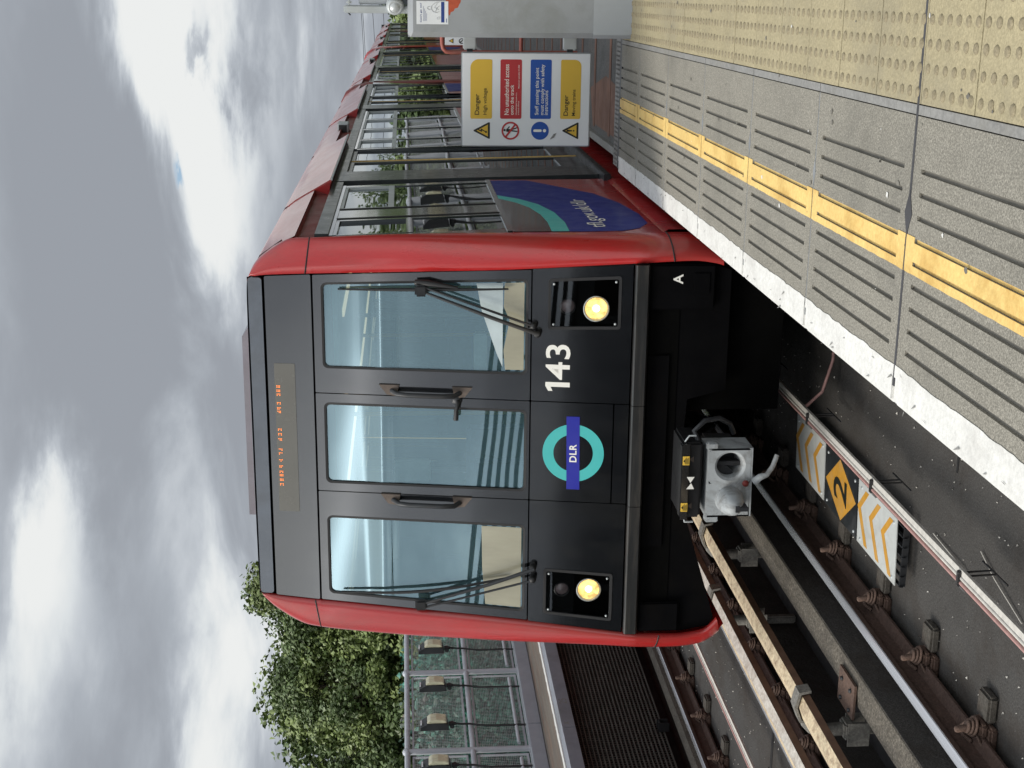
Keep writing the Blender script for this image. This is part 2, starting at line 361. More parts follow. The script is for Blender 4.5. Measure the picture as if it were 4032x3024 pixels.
for i, y in enumerate(JY):
    if i == 5: continue
    b.box(1.50, 2.338, y-.004, y+.004, HP-.010, HP-.0004)
    if i > 0: b.prism([(-.05, 0), (0, -.016), (.05, 0), (0, .016)], lambda p, q, h, y=y: (2.047+p, y+q, HP-.012+h), .0135)
struct('paving_joint', b, joint)
b = MB(); y = JY[5]; b.box(1.50, 2.9, y-.008, y+.008, HP-.010, HP+.0012); b.prism([(-.07, 0), (0, -.03), (.07, 0), (0, .03)], lambda p, q, h: (2.047+p, y+q, HP-.012+h), .0142)
struct('expansion_joint', b, jointd)
# white coping with a worn, slightly ragged inner edge and rounded nose
def ragged(x, y0, y1, n, amp): return [(x+random.uniform(-amp, amp), y0+(y1-y0)*i/n) for i in range(n+1)]
b = MB()
for y0, y1 in segs:
    b.bbox(1.442, 1.548, y0-.004, y1+.002, HP-.16, HP+.001, .012)
struct('platform_edge', b, whitep)
b = MB()
for y0, y1 in segs:
    e = ragged(1.566, y0, y1, 26, .0035); pl = [(1.53, y0)]+[(x, y) for x, y in e]+[(1.53, y1)]
    b.prism(pl, lambda p, q, h: (p, q, HP+.0012+h), .0012)
struct('platform_edge_paint', b, whitep)
b = MB()
for si, (y0, y1) in enumerate(segs):
    top = y1-.065 if si else y1; bot = y0+.065
    def quad(a, c, p, q): b.box(a, c, p, q, HP+.0005, HP+.0022)
    edges = [1.874, GX[4]-.0065, GX[4]+.0065, GX[5]-.0065]
    for a, c in ((1.874, GX[4]-.0065), (GX[4]+.0065, GX[5]-.0065)):
        if c > a: quad(a, c, bot, top)
    quad(1.874, 1.984, y0, bot); 
    if si: quad(1.874, 1.984, top, y1)
    # ragged borders
    for x, sgn in ((1.874, -1), (1.984-(GX[5]-GX[5]), 1)):
        pts = ragged(x+sgn*.003, bot if sgn > 0 else y0, top if sgn > 0 else y1, 34, .0012)
        if sgn < 0:
            b.prism([(x+.001, pts[0][1])]+pts+[(x+.001, pts[-1][1])], lambda p, q, h: (p, q, HP+.0004+h), .0016)
    # paint that has run into the slots
    b.box(GX[4]-.0064, GX[4]+.0064, bot, top, HP-.0108, HP-.0075)
    b.box(GX[5]-.0064, GX[5]+.0050, bot, top, HP-.0108, HP-.0075)
struct('yellow_line', b, yelp)
b = MB()
for y0, y1 in segs: b.box(2.342, 2.370, y0-.002, y1+.002, HP-.012, HP+.0005)
struct('kerb_strip', b, kerbs)
b = MB(); bl = MB(); y = 2.255; k = 0
while y > -7:
    y1 = min(y-.002, Y1); y0 = y-.394
    if y1 > y0: b.box(2.374, 2.374+.4, y0, y1, HP-.012, HP+random.uniform(0, .0015))
    if y1 > y0: b.box(2.778, 3.18, y0, y1, HP-.012, HP+random.uniform(0, .0015)); b.box(3.184, 3.58, y0, y1, HP-.012, HP)
    y -= .398; k += 1
struct('tactile_paving', b, tact)
bl = MB()
y = 2.255-.033
i = 0
while y > -7:
    if y < Y1-.02:
        for r_ in range(12):
            cx = 2.407+.0700*r_
            q = random.uniform(.85, 1.05)
            prof = [(.0175*q, 0), (.0150*q, .0028), (.0108*q, .0042), (.0, .0044)]
            n = 10; vs = [(cx+rr*cos(2*pi*k/n), y+rr*sin(2*pi*k/n), HP+.0012+hh) for rr, hh in prof[:-1] for k in range(n)]+[(cx, y, HP+.0056)]
            fs = [(a*n+k, a*n+(k+1) % n, (a+1)*n+(k+1) % n, (a+1)*n+k) for a in range(2) for k in range(n)]+[(2*n+k, 2*n+(k+1) % n, 3*n) for k in range(n)]
            bl.add(vs, fs, True)
    y -= .398/6
struct('tactile_blisters', bl, tactb)
struct('platform_surface', MB().box(3.582, 6.5, Y0, Y1, HP-.012, HP-.002), platm)
# steel end of the platform, tread plate and the walkway beyond
struct('platform_end_plate', MB().box(1.47, 3.6, Y1+.004, Y1+.09, .62, HP-.004), darksteel)
b = MB(); b.box(1.46, 3.4, Y1+.094, Y1+.42, .88, .955)
for i in range(50):
    for j in range(7):
        x = 1.48+.032*i; y = Y1+.115+.043*j; s_ = 1 if (i+j) % 2 else -1
        b.add([(x-.011, y-.006*s_, .956), (x, y-.006, .959), (x+.011, y+.006*s_, .956), (x, y+.006, .959)], [(0, 1, 2, 3)])
struct('tread_plate_step', b, tread)
struct('walkway', MB().box(1.56, 4.6, Y1+.44, 60, .4, .90), deckm)
b = MB(); y = Y1+1.0
while y < 30:
    b.box(1.60, 4.5, y, y+.10, .901, .905); y += .86
struct('walkway_joint', b, deckj)
struct('walkway_edge', MB().box(1.50, 1.556, Y1+.44, 60, .3, .925), kerbs)
struct('walkway_stain', MB().prism([(1.62, 2.7), (2.0, 2.6), (2.05, 3.3), (1.9, 4.2), (1.62, 4.0)], lambda p, q, h: (p, q, .9005+h), .0018), deckj)
# wear: gum, drips and scuffs on the slabs, litter on the track slab
random.seed(41)
def blob(mb, x, y, z, r, n=9):
    mb.add([(x+r*random.uniform(.6, 1.15)*cos(2*pi*k/n)*.8, y+r*random.uniform(.6, 1.15)*sin(2*pi*k/n), z) for k in range(n)], [tuple(range(n))])
gm, gl_ = MB(), MB()
for k in range(120):
    x = random.uniform(1.60, 3.1); y = random.uniform(-5, 1.9)
    blob(gm if random.random() < .65 else gl_, x, y, HP+.0028, random.choice((.003, .004, .006, .009, .013)))
struct('gum_spots', gm, groove); struct('pale_spots', gl_, whitep)
sc = MB()
for k in range(60):
    y = random.uniform(-5, 2); x = random.uniform(1.445, 1.55); l_ = random.uniform(.01, .05); sc.add([(x, y, HP+.0042), (x+.004, y+l_*.3, HP+.0042), (x+random.uniform(-.02, .02), y+l_, HP+.0042)], [(0, 1, 2)])
struct('edge_scuffs', sc, kerbs)
st_ = MB()
for xc, ya, yb in ((-.54, -4.5, 2), (-.90, -4.5, 2), (-3.52, 0, 8), (-2.03, -2.5, 5)):
    for sg_ in (1,):
        n_ = 60; wv = lambda i, q: .020*sin(i*.21+q)+.012*sin(i*.53+q*2)+.006*sin(i*1.7+q*3)+random.uniform(-.003, .003); n_ = 260; e1_ = [(xc-.09+wv(i, xc), ya+(yb-ya)*i/n_) for i in range(n_+1)]; e2_ = [(xc+.09+1.6*wv(i, xc+2), ya+(yb-ya)*i/n_) for i in range(n_+1)]
        o = len(st_.v); st_.add([(x, y, -.1968) for p in zip(e1_, e2_) for x, y in p], [(2*i, 2*i+1, 2*i+3, 2*i+2) for i in range(n_)])
0 and struct('rust_stain', st_, mat('rust_stain', (.037, .0295, .0235), .95, 0, .4, 6, .5, 150, dirt=(.032, .027, .023), ds=3, da=.9))
lit = MB()
for k in range(1500):
    x = random.choice((random.uniform(-.6, 1.3), random.uniform(-4.2, -2.3))); y = random.uniform(-3.5, 6); s_ = random.uniform(.003, .009); a = random.uniform(0, 6.28)
    lit.add([(x+s_*cos(a), y+s_*sin(a), -.196), (x-s_*sin(a)*.7, y+s_*cos(a)*.7, -.190+s_*.3), (x-s_*cos(a), y-s_*sin(a), -.196), (x+s_*sin(a)*.7, y-s_*cos(a)*.7, -.193)], [(0, 1, 2, 3)])
lit.build('track_litter', cablew, None, kind='stuff', label='small stones, leaf scraps and dust scattered on the track concrete')
# opposite platform
b = MB(); b.box(-8.0, -4.76, -6, 60, -1.15, .955)
struct('opposite_platform', b, slabm)
struct('opposite_platform_surface', MB().box(-5.52, -4.74, -6, 60, .956, .984), brown)
b = MB(); pts = []
for y0 in range(-6, 60):
    e = ragged(-4.735, y0, y0+1, 14, .012); b.prism([(-4.655, y0)]+[(-4.655, y0+1)]+[(x, y) for x, y in reversed(e)], lambda p, q, h: (p, q, .957+h), .034)
struct('opposite_platform_nosing', b, whitep)
b = MB()
for i, y in enumerate([-5.6+2.03*k for k in range(30)]): b.box(-4.65, -4.46, y, y+2.022, .845, .978)
struct('opposite_platform_fascia', b, fascia)
b = MB(); put_text(b, '25', 1, lambda x, y: (-4.4585, 5.02+x, .872+y), .01, h=.085)
put_text(b, 'x', 1, lambda x, y: (-4.4585, 4.60+x, .90+y), .01, h=.05)
struct('chalk_number', b, kerbs)
b = MB()
for i in range(16): b.bbox(-5.72, -5.53, -6+i*2.5+.004, -3.504+i*2.5, .985, 1.145, .006)
struct('parapet_kerb', b, beamp)
# derailment upstands
def xs_prof(xc, pts, y0, y1, name, m):
    b = MB(); b.prism(pts, lambda p, q, h: (xc+p, y0+h, q), y1-y0); return struct(name, b, m)
xs_prof(0, [(-1.175, -.45), (-.945, -.2), (-.975, -.006), (-1.168, -.006)], -12, 60, 'track_upstand', slabm)
xs_prof(0, [(-1.170, -.0055), (-.978, -.0055), (-.984, .001), (-1.06, .010), (-1.166, .0)], -12, 60, 'upstand_capping', beamm)
xs_prof(0, [(-4.33, -.2), (-4.06, -.2), (-4.08, -.09), (-4.18, -.08), (-4.31, -.12)], -12, 60, 'far_track_upstand', beamm)

# ------------------------------------------------------------------ rails and clips
def rail(name, xc, label, side, y0, y1, yoff):
    t = thing(name, (xc, -6, 0), label, 'rail', 'running rails')
    pr = [(-.07, -.155), (.07, -.155), (.07, -.142), (.015, -.12), (.010, -.045), (.033, -.032), (.035, -.006), (-.035, -.006), (-.033, -.032), (-.010, -.045), (-.015, -.12), (-.07, -.142)]
    MB().prism(pr, lambda p, q, h: (xc+p, -12+h, q), 102).build('rail_web', rust, t)
    MB().prism([(-.034, -.0055), (.034, -.0055), (.030, -.001), (.015, .0), (-.015, .0), (-.030, -.001)], lambda p, q, h: (xc+p, -12+h, q), 102).build('rail_head', railtop, t)
    # clip assembly: baseplate, coil spring rings, bolt
    proto = None; n = 0; y = yoff
    while y < y1:
        if y > y0:
            if proto is None:
                c = MB(); s = side; X = xc+s*.07
                c.bbox(min(xc-.13, xc+.13), max(xc-.13, xc+.13), y-.085, y+.085, -.2, -.162, .01)
                c.bbox(min(X, X+s*.07), max(X, X+s*.07), y-.06, y+.06, -.165, -.125, .012)
                for r_, zz in ((.050, -.120), (.040, -.106), (.032, -.092)):
                    c.lathe([(r_-.008, 0), (r_, .004), (r_, .011), (r_-.010, .014), (0, .014)], (X+s*.035, y, zz), (s*.25, 0, 1), 16)
                c.lathe([(.017, 0), (.017, .05), (.012, .058), (0, .058)], (X+s*.030, y, -.085), (-s*.12, 0, 1), 8)
                c.tube([(X+s*.05, y+.035, -.11), (X+s*.01, y+.055, -.085), (X-s*.03, y+.045, -.09), (X-s*.05, y+.01, -.12)], .011, 8)
                c.tube([(X-s*.03, y-.07, -.135), (X+s*.02, y-.02, -.115)], .007, 6)
                # the same fastening on the far side of the rail
                X2 = xc-s*.07
                c.bbox(min(X2, X2-s*.06), max(X2, X2-s*.06), y-.05, y+.05, -.165, -.12, .012); c.lathe([(.015, 0), (.015, .05), (0, .055)], (X2-s*.03, y, -.115), (0, 0, 1), 8)
                proto = c.build('rail_clip', rustclip, t); py = y
                pb = MB(); 
                pb.bbox(min(X+s*.075, X+s*.21), max(X+s*.075, X+s*.21), y-.06, y+.07, -.2, -.150, .012)
                pp = pb.build('base_block', blockm, t)
            else:
                for pr_ in (proto, pp):
                    o = pr_.copy(); COL.objects.link(o); o.parent = t; o.location = (0, y-py, 0)
            n += 1
        y += .715
    return t
rail('running_rail', -.705, 'left rail of the near track, shiny top between chevron boards and cream conductor rails', 1, -4.6, 2.2, -4.35)
rail('running_rail', .80, 'hidden right rail of the near track under the platform edge', 1, -3.2, -1.8, -3.0)
rail('running_rail', -2.205, 'rusty right rail of the far track, close behind the outer cream conductor rail', 1, -2.2, 4.6, -1.95)
rail('running_rail', -3.71, 'leftmost shiny rail, nearest the mesh under the opposite platform', 1, -.5, 8.2, -.35)

# conductor rails ----------------------------------------------------
def crail_thing(xl, xr, label, bys, basex, c1, c2):
    t = thing('conductor_rail', (xl, -6, 0), label, 'conductor rail', 'cream conductor rails between the tracks')
    xm = xl*.55+xr*.45
    MB().prism([(xl, .185), (xl+.02, .165), (xr-.02, .155), (xr, .168), (xr-.010, .205), (xm, .222), (xl+.010, .198)], lambda p, q, h: (p, -12+h, q), 60).build('cover_core', crside, t)
    MB().prism([(xl-.002, .183), (xm, .2235), (xm, .2245), (xl-.004, .1995), (xl-.007, .183)], lambda p, q, h: (p, -12+h, q), 60).build('cover_left', c1, t)
    MB().prism([(xm+.0005, .2235), (xr-.018, .2095), (xr-.012, .2095), (xm+.0005, .2260)], lambda p, q, h: (p, -12+h, q), 60).build('cover_right', c2, t)
    proto = None
    for y in bys:
        if proto is None:
            c = MB()
            # strap over the rail
            c.prism([(xl-.03, .15), (xl-.016, .15), (xl-.013, .205), (xm, .236), (xr+.002, .218), (xr+.012, .16), (xr+.028, .16), (xr+.016, .232), (xm, .254), (xl-.028, .216)], lambda p, q, h: (p, y-.045+h, q), .09)
            # swan-neck arm down and across to the foot
            P = [(xl-.01, y, .185), (xl-.050, y, .165), (xl-.085, y, .130), (xl-.100, y, .085), (xl-.100, y, .03), (xl-.100, y, -.06)]
            c.tube(P, [.028, .034, .038, .038, .036, .040], 12)
            c.tube([(x_-.028, y-.01, z_) for x_, _, z_ in P[1:]], .012, 8)
            basex = xl-.10
            c.bbox(basex-.050, basex+.055, y-.060, y+.055, -.115, -.055, .012)
            c.bbox(basex-.03, basex+.03, y-.03, y+.03, -.44, -.115, .01)
            c.box(basex-.075, basex+.075, y-.080, y-.072, -.20, -.07); c.box(basex-.06, basex+.06, y+.07, y+.078, -.22, -.10)
            proto = c.build('bracket', porc, t); py = y
        else:
            o = proto.copy(); COL.objects.link(o); o.parent = t; o.location = (0, y-py, 0)
crail_thing(-1.425, -1.272, 'inner cream conductor rail with cast brackets, nearer the shiny rail', [-.62+2.65*k for k in range(-1, 3)], -1.215, crail, crail)
crail_thing(-1.815, -1.655, 'outer conductor rail with pale grey top on cast brackets, nearer the far track', [-.98+2.65*k for k in range(0, 4)], -1.24, crail, crailw)
# splice plate on upstand
t = thing('splice_plate', (-1.2, -.85, 0), 'small square steel plate with four bolts fixed on the dark upstand', 'plate')
MB().prism([(-.105, -.135), (.105, -.135), (.105, .135), (-.105, .135)], lambda p, q, h: (-1.14+p, -.875+q, .016+h), .014).build('steel_plate', rustclip, t)
for p in (-.07, .05):
    for q in (-.08, .07):
        MB().lathe([(.013, 0), (.013, .012), (0, .014)], (-1.14+p, -.875+q, .030), (0, 0, 1), 6).build('bolt', darksteel, t)

# loop cables --------------------------------------------------------
def loopcable(x, z, label, ys, sag=0):
    t = thing('loop_cable', (x, -6, z), label, 'cable', 'track loop cables')
    MB().tube([(x+.012, -12, z), (x+.012, 60, z)], .010, 8).build('white_core', cablew, t)
    MB().tube([(x-.010, -12, z+.004), (x-.010, 60, z+.004)], .009, 8).build('pink_core', cablem, t)
    MB().box(x+.022, x+.052, -12, 60, z-.012, z+.004).build('carrier_strip', cablew, t)
    proto = None
    for y in ys:
        if proto is None:
            c = MB(); c.bbox(x-.03, x+.045, y-.014, y+.014, z-.014, z+.018, .004)
            c.tube([(x+.03, y+.012, z-.005), (x+.035, y+.014, -.12)], .005, 6); c.tube([(x+.03, y-.03, z-.012), (x+.035, y-.03, -.12)], .005, 6)
            c.tube([(x+.035, y-.15, -.12), (x+.035, y+.12, -.12)], .005, 6)
            c.tube([(x-.02, y, z+.01), (x-.05, y-.02, z-.02)], .009, 6)
            proto = c.build('cable_clip', darksteel, t); py = y
        else:
            o = proto.copy(); COL.objects.link(o); o.parent = t; o.location = (0, y-py, 0)
loopcable(.155, .03, 'pink and white loop cable running along the near track beside the chevron boards', [-1.02+1.2*k for k in (-2, -1, 0, 1, 2)])
loopcable(-2.83, -.0, 'thin pale loop cable lying in the far track', [.9+2.4*k for k in (-1, 0, 1, 2)])
t = thing('cable_tail', (.3, .5, 0), 'thin pink cable looping up the platform wall from the track cable', 'cable')
MB().tube([(.17, .40, .03), (.20, .34, 0), (.30, .30, -.08), (.50, .32, -.14), (.9, .40, -.16), (1.3, .45, -.15), (1.60, .46, .0), (1.61, .46, .5)], .010, 8).build('cable_sheath', cablem, t)
# twigs
for k, (pp, lab) in enumerate(([((.02, -1.35, -.19), (.0, -1.75, -.185), (-.06, -1.95, -.18)), 'long thin dry stalk lying beside the nearest chevron board'], [((.16, -1.92, -.19), (.10, -2.1, -.185), (.02, -2.4, -.19)), 'short dry twig lying on the concrete between rail and cable'])):
    o = MB().tube(pp, .0035, 6).build('twig', cablew, None, label=lab, category='twig')
# track boards -------------------------------------------------------
def board(y0, y1, label, kind):
    t = thing('track_board', (-.18, y0, -.1), label, 'track sign')
    X0, X1, z = -.372, -.006, -.098
    MB().prism([(X0, y0+.004), (X1, y0+.004+.045), (X1, y1-.004+.045), (X0, y1-.004)], lambda p, q, h: (p, q, z-.004+h), .005).build('plate', blackplate if kind else whitealu, t)
    sk = lambda p, q: (p, q+.045*(p-X0)/(X1-X0))
    if not kind:
        for c in range(3):
            ya = y0+.06+.20*c; b = MB(); xm = (X0+X1)/2+.03; w = .056
            A = [(X0+.02, ya), (xm, ya+.13), (X1-.03, ya), (X1-.03, ya+w), (xm, ya+.13+w), (X0+.02, ya+w)]
            b.prism([sk(*p) for p in A], lambda p, q, h: (p, q, z+.0012+h), .0012)
            b.build('chevron', orangep, t)
    else:
        xm, ym = (X0+X1)/2, (y0+y1)/2
        b = MB(); b.prism([sk(xm-.18, ym-.02), sk(xm+.02, ym-.29), sk(xm+.18, ym+.02), sk(xm-.02, ym+.29)], lambda p, q, h: (p, q, z+.0012+h), .0012); b.build('orange_diamond', orangep, t)
        b = MB(); put_text(b, '2', 1, lambda x, y: (*sk(xm-.075+x, ym-.12+y), z+.0036), .015, h=.25, w=.15); b.build('numeral', signk, t)
    for dx in (.03, .33):
        for yy in (y0+.05, y1-.06):
            MB().lathe([(.010, 0), (.009, .004), (0, .005)], (*sk(X0+dx, yy), z+.001), (0, 0, 1), 10).build('screw', alu, t)
board(.165, .80, 'white board with orange chevrons, half in the shade under the train', 0)
board(-.475, .155, 'black board with the number 2 on an orange diamond', 1)
board(-1.13, -.485, 'white board with three orange chevrons, nearest the camera', 0)
b = MB()
for i in range(9): b.box(-.36, -.01, -1.17+i*.23, -1.163+i*.23, -.14, -.106)
for i in range(7): b.box(-.36+.055*i, -.354+.055*i, -1.18, .8, -.125, -.106)
t = thing('board_support', (-.18, -1.2, -.2), 'dark open steel grid carrying the chevron boards', 'frame'); b.build('steel_grid', darksteel, t)
# ------------------------------------------------------------------ the train
T = thing('light_rail_train', (0, 0, 0), 'red and charcoal light rail train with two lit headlights arriving along the platform', 'train')
T['_w'] = (0, 0, 0)
def lerp(tab, z):
    if z <= tab[0][0]: return tab[0][1]
    for (a, va), (b_, vb) in zip(tab, tab[1:]):
        if z <= b_: return va+(vb-va)*(z-a)/(b_-a)
    return tab[-1][1]
def FY(z): return .179*max(z-1.1, 0)
def hw(z): return lerp([(.60, 1.12), (.70, 1.185), (.9, 1.19), (1.15, 1.175), (1.9, 1.118), (3.07, 1.057), (3.36, 1.038)], z)
def warp(x, z):
    a = abs(x)
    if a <= .45: return x
    return math.copysign(.45+(a-.45)*(hw(z)-.45)/.65, x)
def F(x, z, off=0.): return (warp(x, z), FY(z)-off, z)
def Fn(x, z, off=0.): return (x, FY(z)-off, z)
def rr(x0, x1, z0, z1, r, n=6):
    out = []
    for cx, cz, a0 in ((x1-r, z1-r, 0), (x0+r, z1-r, 90), (x0+r, z0+r, 180), (x1-r, z0+r, 270)):
        out += [(cx+r*cos(RAD(a0+90*k/n)), cz+r*sin(RAD(a0+90*k/n))) for k in range(n+1)]
    return out
def ring(mb, o, i, off_o=0., off_i=0., depth=.03, fn=F):
    n = len(o); v = [fn(*p, off_o) for p in o]+[fn(*p, off_i) for p in i]+[fn(*p, off_i-depth) for p in i]+[fn(*p, off_o-depth) for p in o]
    fs = []
    for k in range(n):
        j = (k+1) % n; fs += [(k, j, n+j, n+k), (n+k, n+j, 2*n+j, 2*n+k), (k, 3*n+k, 3*n+j, j)]
    return mb.add(v, fs)
def slab(mb, pts, off=0., t=.02, fn=F):
    n = len(pts); v = [fn(*p, off) for p in pts]+[fn(*p, off-t) for p in pts]
    return mb.add(v, [tuple(range(n))]+[(k, n+k, n+(k+1) % n, (k+1) % n) for k in range(n)])
# backing and window frames
bk = MB()
for zs in ((.9, 1.1), (1.1, 1.78),):
    bk.add([Fn(-hw(zs[0])*.985, zs[0], -.035), Fn(hw(zs[0])*.985, zs[0], -.035), Fn(hw(zs[1])*.985, zs[1], -.035), Fn(-hw(zs[1])*.985, zs[1], -.035)], [(0, 1, 2, 3)])
bk.add([Fn(-1.04, 3.04, -.035), Fn(1.04, 3.04, -.035), Fn(1.02, 3.46, -.035), Fn(-1.02, 3.46, -.035)], [(0, 1, 2, 3)])
bk.build('front_backing', underm, T)
m = MB(); slab(m, rr(-1.085, 1.085, 3.368, 3.452, .02), .004, .05); m.build('top_frame', frameg, T)
m = MB(); slab(m, rr(-1.095, 1.095, 3.074, 3.352, .01), 0, .02); m.build('header_panel', panelm, T)
m = MB(); slab(m, rr(-.462, .502, 3.185, 3.312, .006), .003, .006); dp = m.build('destination_display', dispm, T)
m = MB()
random.seed(3)
for xs_, nn in ((.352, 1), (.325, 1), (.30, 1), (.245, 1), (.212, 1), (.190, 1), (.075, 2), (.045, 1), (.012, 1), (-.055, 1), (-.08, 2), (-.125, 1), (-.165, 1), (-.20, 1), (-.222, 1), (-.252, 1), (-.283, 1)):
    for k in range(3):
        for q in range(2 if random.random() < .7 else 1):
            x = xs_-.0085*q+.003; z = 3.282+.0085*k
            slab(m, [(x-.0022, z-.0022), (x+.0022, z-.0022), (x+.0022, z+.0022), (x-.0022, z+.0022)], .005, .002, Fn)
m.build('led_letters', led, dp)
WZ0, WZ1 = 1.802, 3.0
def window_panel(x0, x1, wx0, wx1, name):
    m = MB(); o = rr(x0, x1, 1.772, 3.062, .006); i = rr(wx0, wx1, WZ0, WZ1, .028); ring(m, o, i, 0, 0, .03)
    p = m.build(name, panelm, T)
    g = MB(); ring(g, rr(wx0-.014, wx1+.014, WZ0-.014, WZ1+.014, .035), rr(wx0, wx1, WZ0, WZ1, .028), .002, .0005, .012); g.build('gasket', blackm, p)
    # glass sheet: a shallow fold at mid height catches the sky as a bright band
    g = MB(); ii = 14; zz = [WZ0+(WZ1-WZ0)*k/40 for k in range(41)]
    def bow(z): return .0035*math.exp(-((z-2.66)/.055)**2)
    v = []; fs = []
    for z in zz:
        for x in (wx0, (wx0*2+wx1)/3, (wx0+2*wx1)/3, wx1): v.append(F(x, z, -.010+bow(z)))
    for k in range(40):
        for j in range(3): fs.append((4*k+j, 4*k+j+1, 4*k+5+j, 4*k+4+j))
    g.add(v, fs, True); g.build('windscreen_pane', gfront, p)
    return p
window_panel(.322, 1.092, .493, 1.028, 'right_window_frame')
window_panel(-1.092, -.318, -1.028, -.493, 'left_window_frame')
dr = window_panel(-.312, .316, -.247, .247, 'front_door')
# lower front panels
def lower(pts_o, hole, name):
    m = MB()
    if hole: ring(m, pts_o, hole, 0, 0, .05)
    else: slab(m, pts_o, 0, .02)
    return m.build(name, panelm, T)
HR = (.760, 1.025, 1.262, 1.660); HLx = (-1.025, -.760, 1.262, 1.660)
lp = lower(rr(.322, 1.097, 1.186, 1.764, .006), rr(*HR, .015), 'right_lower_panel')
ll = lower(rr(-1.097, -.318, 1.186, 1.764, .006), rr(*HLx, .015), 'left_lower_panel')
m = MB(); slab(m, rr(-.312, .316, 1.278, 1.764, .006), .001, .02); ld = m.build('door_lower_panel', panelm, T)
m = MB(); slab(m, rr(-.312, .316, 1.186, 1.270, .004), 0, .02); m.build('door_sill_panel', panelm, T)
# lip
m = MB()
for x0, x1 in ((-1.165, -.32), (-.316, .318), (.322, 1.17)):
    pf = [(-.018, 1.176), (-.030, 1.168), (-.030, 1.104), (-.012, 1.092), (.03, 1.092), (.03, 1.176)]
    m.prism(pf, lambda y, z, h, x0=x0: (x0+h, y, z), x1-x0)
m.build('bumper_lip', lipm_, T)
# valance
m = MB()
m.prism([(-1.165, 1.09), (1.17, 1.09), (1.185, .80), (1.13, .60), (.40, .60), (.34, .83), (-.22, .865), (-1.09, .60), (-1.15, .63), (-1.18, .80)], lambda x, z, h: (x, .04+h, z), .03)
m.bbox(.90, 1.17, .002, .03, .70, 1.085, .01); m.bbox(-1.165, -.97, .002, .03, .83, 1.085, .01)
m.bbox(1.00, 1.12, -.004, .002, .735, .83, .006)
m.bbox(-.6, .62, .022, .03, .95, 1.08, .003)
va = m.build('valance', valm, T)
m = MB(); put_text(m, 'A', 1, lambda x, y: (1.055+x, -.0015, .895+y), .02, h=.058); m.build('letter_a', lightpaint, va)
# lamps
def headlamp(s, parent):
    t = MB(); x0, x1 = (.760, 1.025) if s > 0 else (-1.025, -.760)
    slab(t, rr(x0, x1, 1.262, 1.660, .01), -.06, .004); t.build('lamp_box', blackm, parent)
    c = (.897*s, FY(1.39)+.03, 1.39)
    d = (0, -1, .05)
    h = MB().lathe([(.070, .0), (.078, .025), (.074, .028), (.066, .004)], c, d, 32).build('headlight', alu, parent)
    MB().lathe([(0, -.0), (.03, .002), (.064, .012), (.066, .014)], c, d, 32).build('lamp_reflector', hl, h)
    MB().lathe([(0, .03), (.016, .026), (.022, .012), (.018, .002)], c, d, 16).build('lamp_bulb', hl2, h)
    c2 = (.905*s, FY(1.556)+.03, 1.556)
    h2 = MB().lathe([(.045, .0), (.048, .02), (.044, .024), (.040, .004)], c2, d, 24).build('marker_light', blackm, parent)
    MB().lathe([(.041, .006), (.034, .016), (0, .020)], c2, d, 24).build('marker_lens', tailm, h2)
    t = MB(); ring(t, rr(x0-.012, x1+.012, 1.250, 1.672, .016), rr(x0+.004, x1-.004, 1.266, 1.656, .012), .004, .004, .02); bz = t.build('lamp_bezel', blackm, parent)
    g = MB(); slab(g, rr(x0, x1, 1.262, 1.660, .01), -.004, .001); g.build('lamp_cover', lens, parent)
    for x in (x0+.018, x1-.018):
        for z in (1.282, 1.640):
            MB().lathe([(.0075, 0), (.0065, .004), (0, .005)], F(x, z, .004), (0, -1, .18), 8).build('screw', alu, bz)
headlamp(1, lp); headlamp(-1, ll)
# roundel and numbers
m = MB(); n = 56; cz = 1.508
v = [Fn(r_*cos(2*pi*k/n), cz+r_*sin(2*pi*k/n), .0035) for r_ in (.118, .183) for k in range(n)]
m.add(v, [(k, (k+1) % n, n+(k+1) % n, n+k) for k in range(n)]); rd = m.build('roundel', tealring, ld)
m = MB(); m.add([Fn(-.232, 1.466, .005), Fn(.232, 1.474, .005), Fn(.232, 1.552, .005), Fn(-.232, 1.544, .005)], [(0, 1, 2, 3)]); bb = m.build('roundel_bar', bluebar, ld)
m = MB(); put_text(m, 'DLR', 1, lambda x, y: Fn(-.056+x, 1.487+y+.017*x, .0065), .02, 1.08, h=.043); m.build('roundel_lettering', lightpaint, ld)
m = MB(); put_text(m, '43', 1, lambda x, y: Fn(.458+x, 1.537+y, .0035), .012, 1.04, h=.144, w=.217); m.poly([Fn(x, z, .0035) for x, z in ((.414, 1.537), (.443, 1.537), (.443, 1.681), (.418, 1.681), (.388, 1.664), (.388, 1.638), (.414, 1.650))]); m.build('fleet_number', lightpaint, lp)
# handles
for s in (1, -1):
    x = .352*s+.004
    t = MB()
    for z, q in ((2.60, 1), (2.19, -1)):
        pts = [(x+.035, z+.075*q), (x-.025, z+.03*q), (x-.035, z-.03*q), (x+.035, z-.045*q)]
        if q < 0: pts = pts[::-1]
        slab(t, pts, .018, .018, Fn)
        t.lathe([(.012, 0), (.012, .008), (0, .010)], Fn(x, z, .018), (0, -1, .18), 10)
    h = t.build('grab_handle', handm, T)
    MB().tube([Fn(x-.0, 2.60, .015), Fn(x-.01, 2.565, .055), Fn(x-.012, 2.50, .066), Fn(x-.012, 2.30, .066), Fn(x-.01, 2.225, .055), Fn(x, 2.19, .015)], .0155, 12).build('handle_bar', darksteel, h)
t = MB(); t.tube([Fn(.305, 2.20, .0), Fn(.300, 2.20, .045), Fn(.255, 2.212, .05), Fn(.195, 2.214, .045)], [.012, .012, .014, .016], 10)
t.lathe([(.032, 0), (.032, .012), (.02, .02), (0, .02)], Fn(.31, 2.205, 0), (0, -1, .18), 20); t.build('door_lever', darksteel, dr)
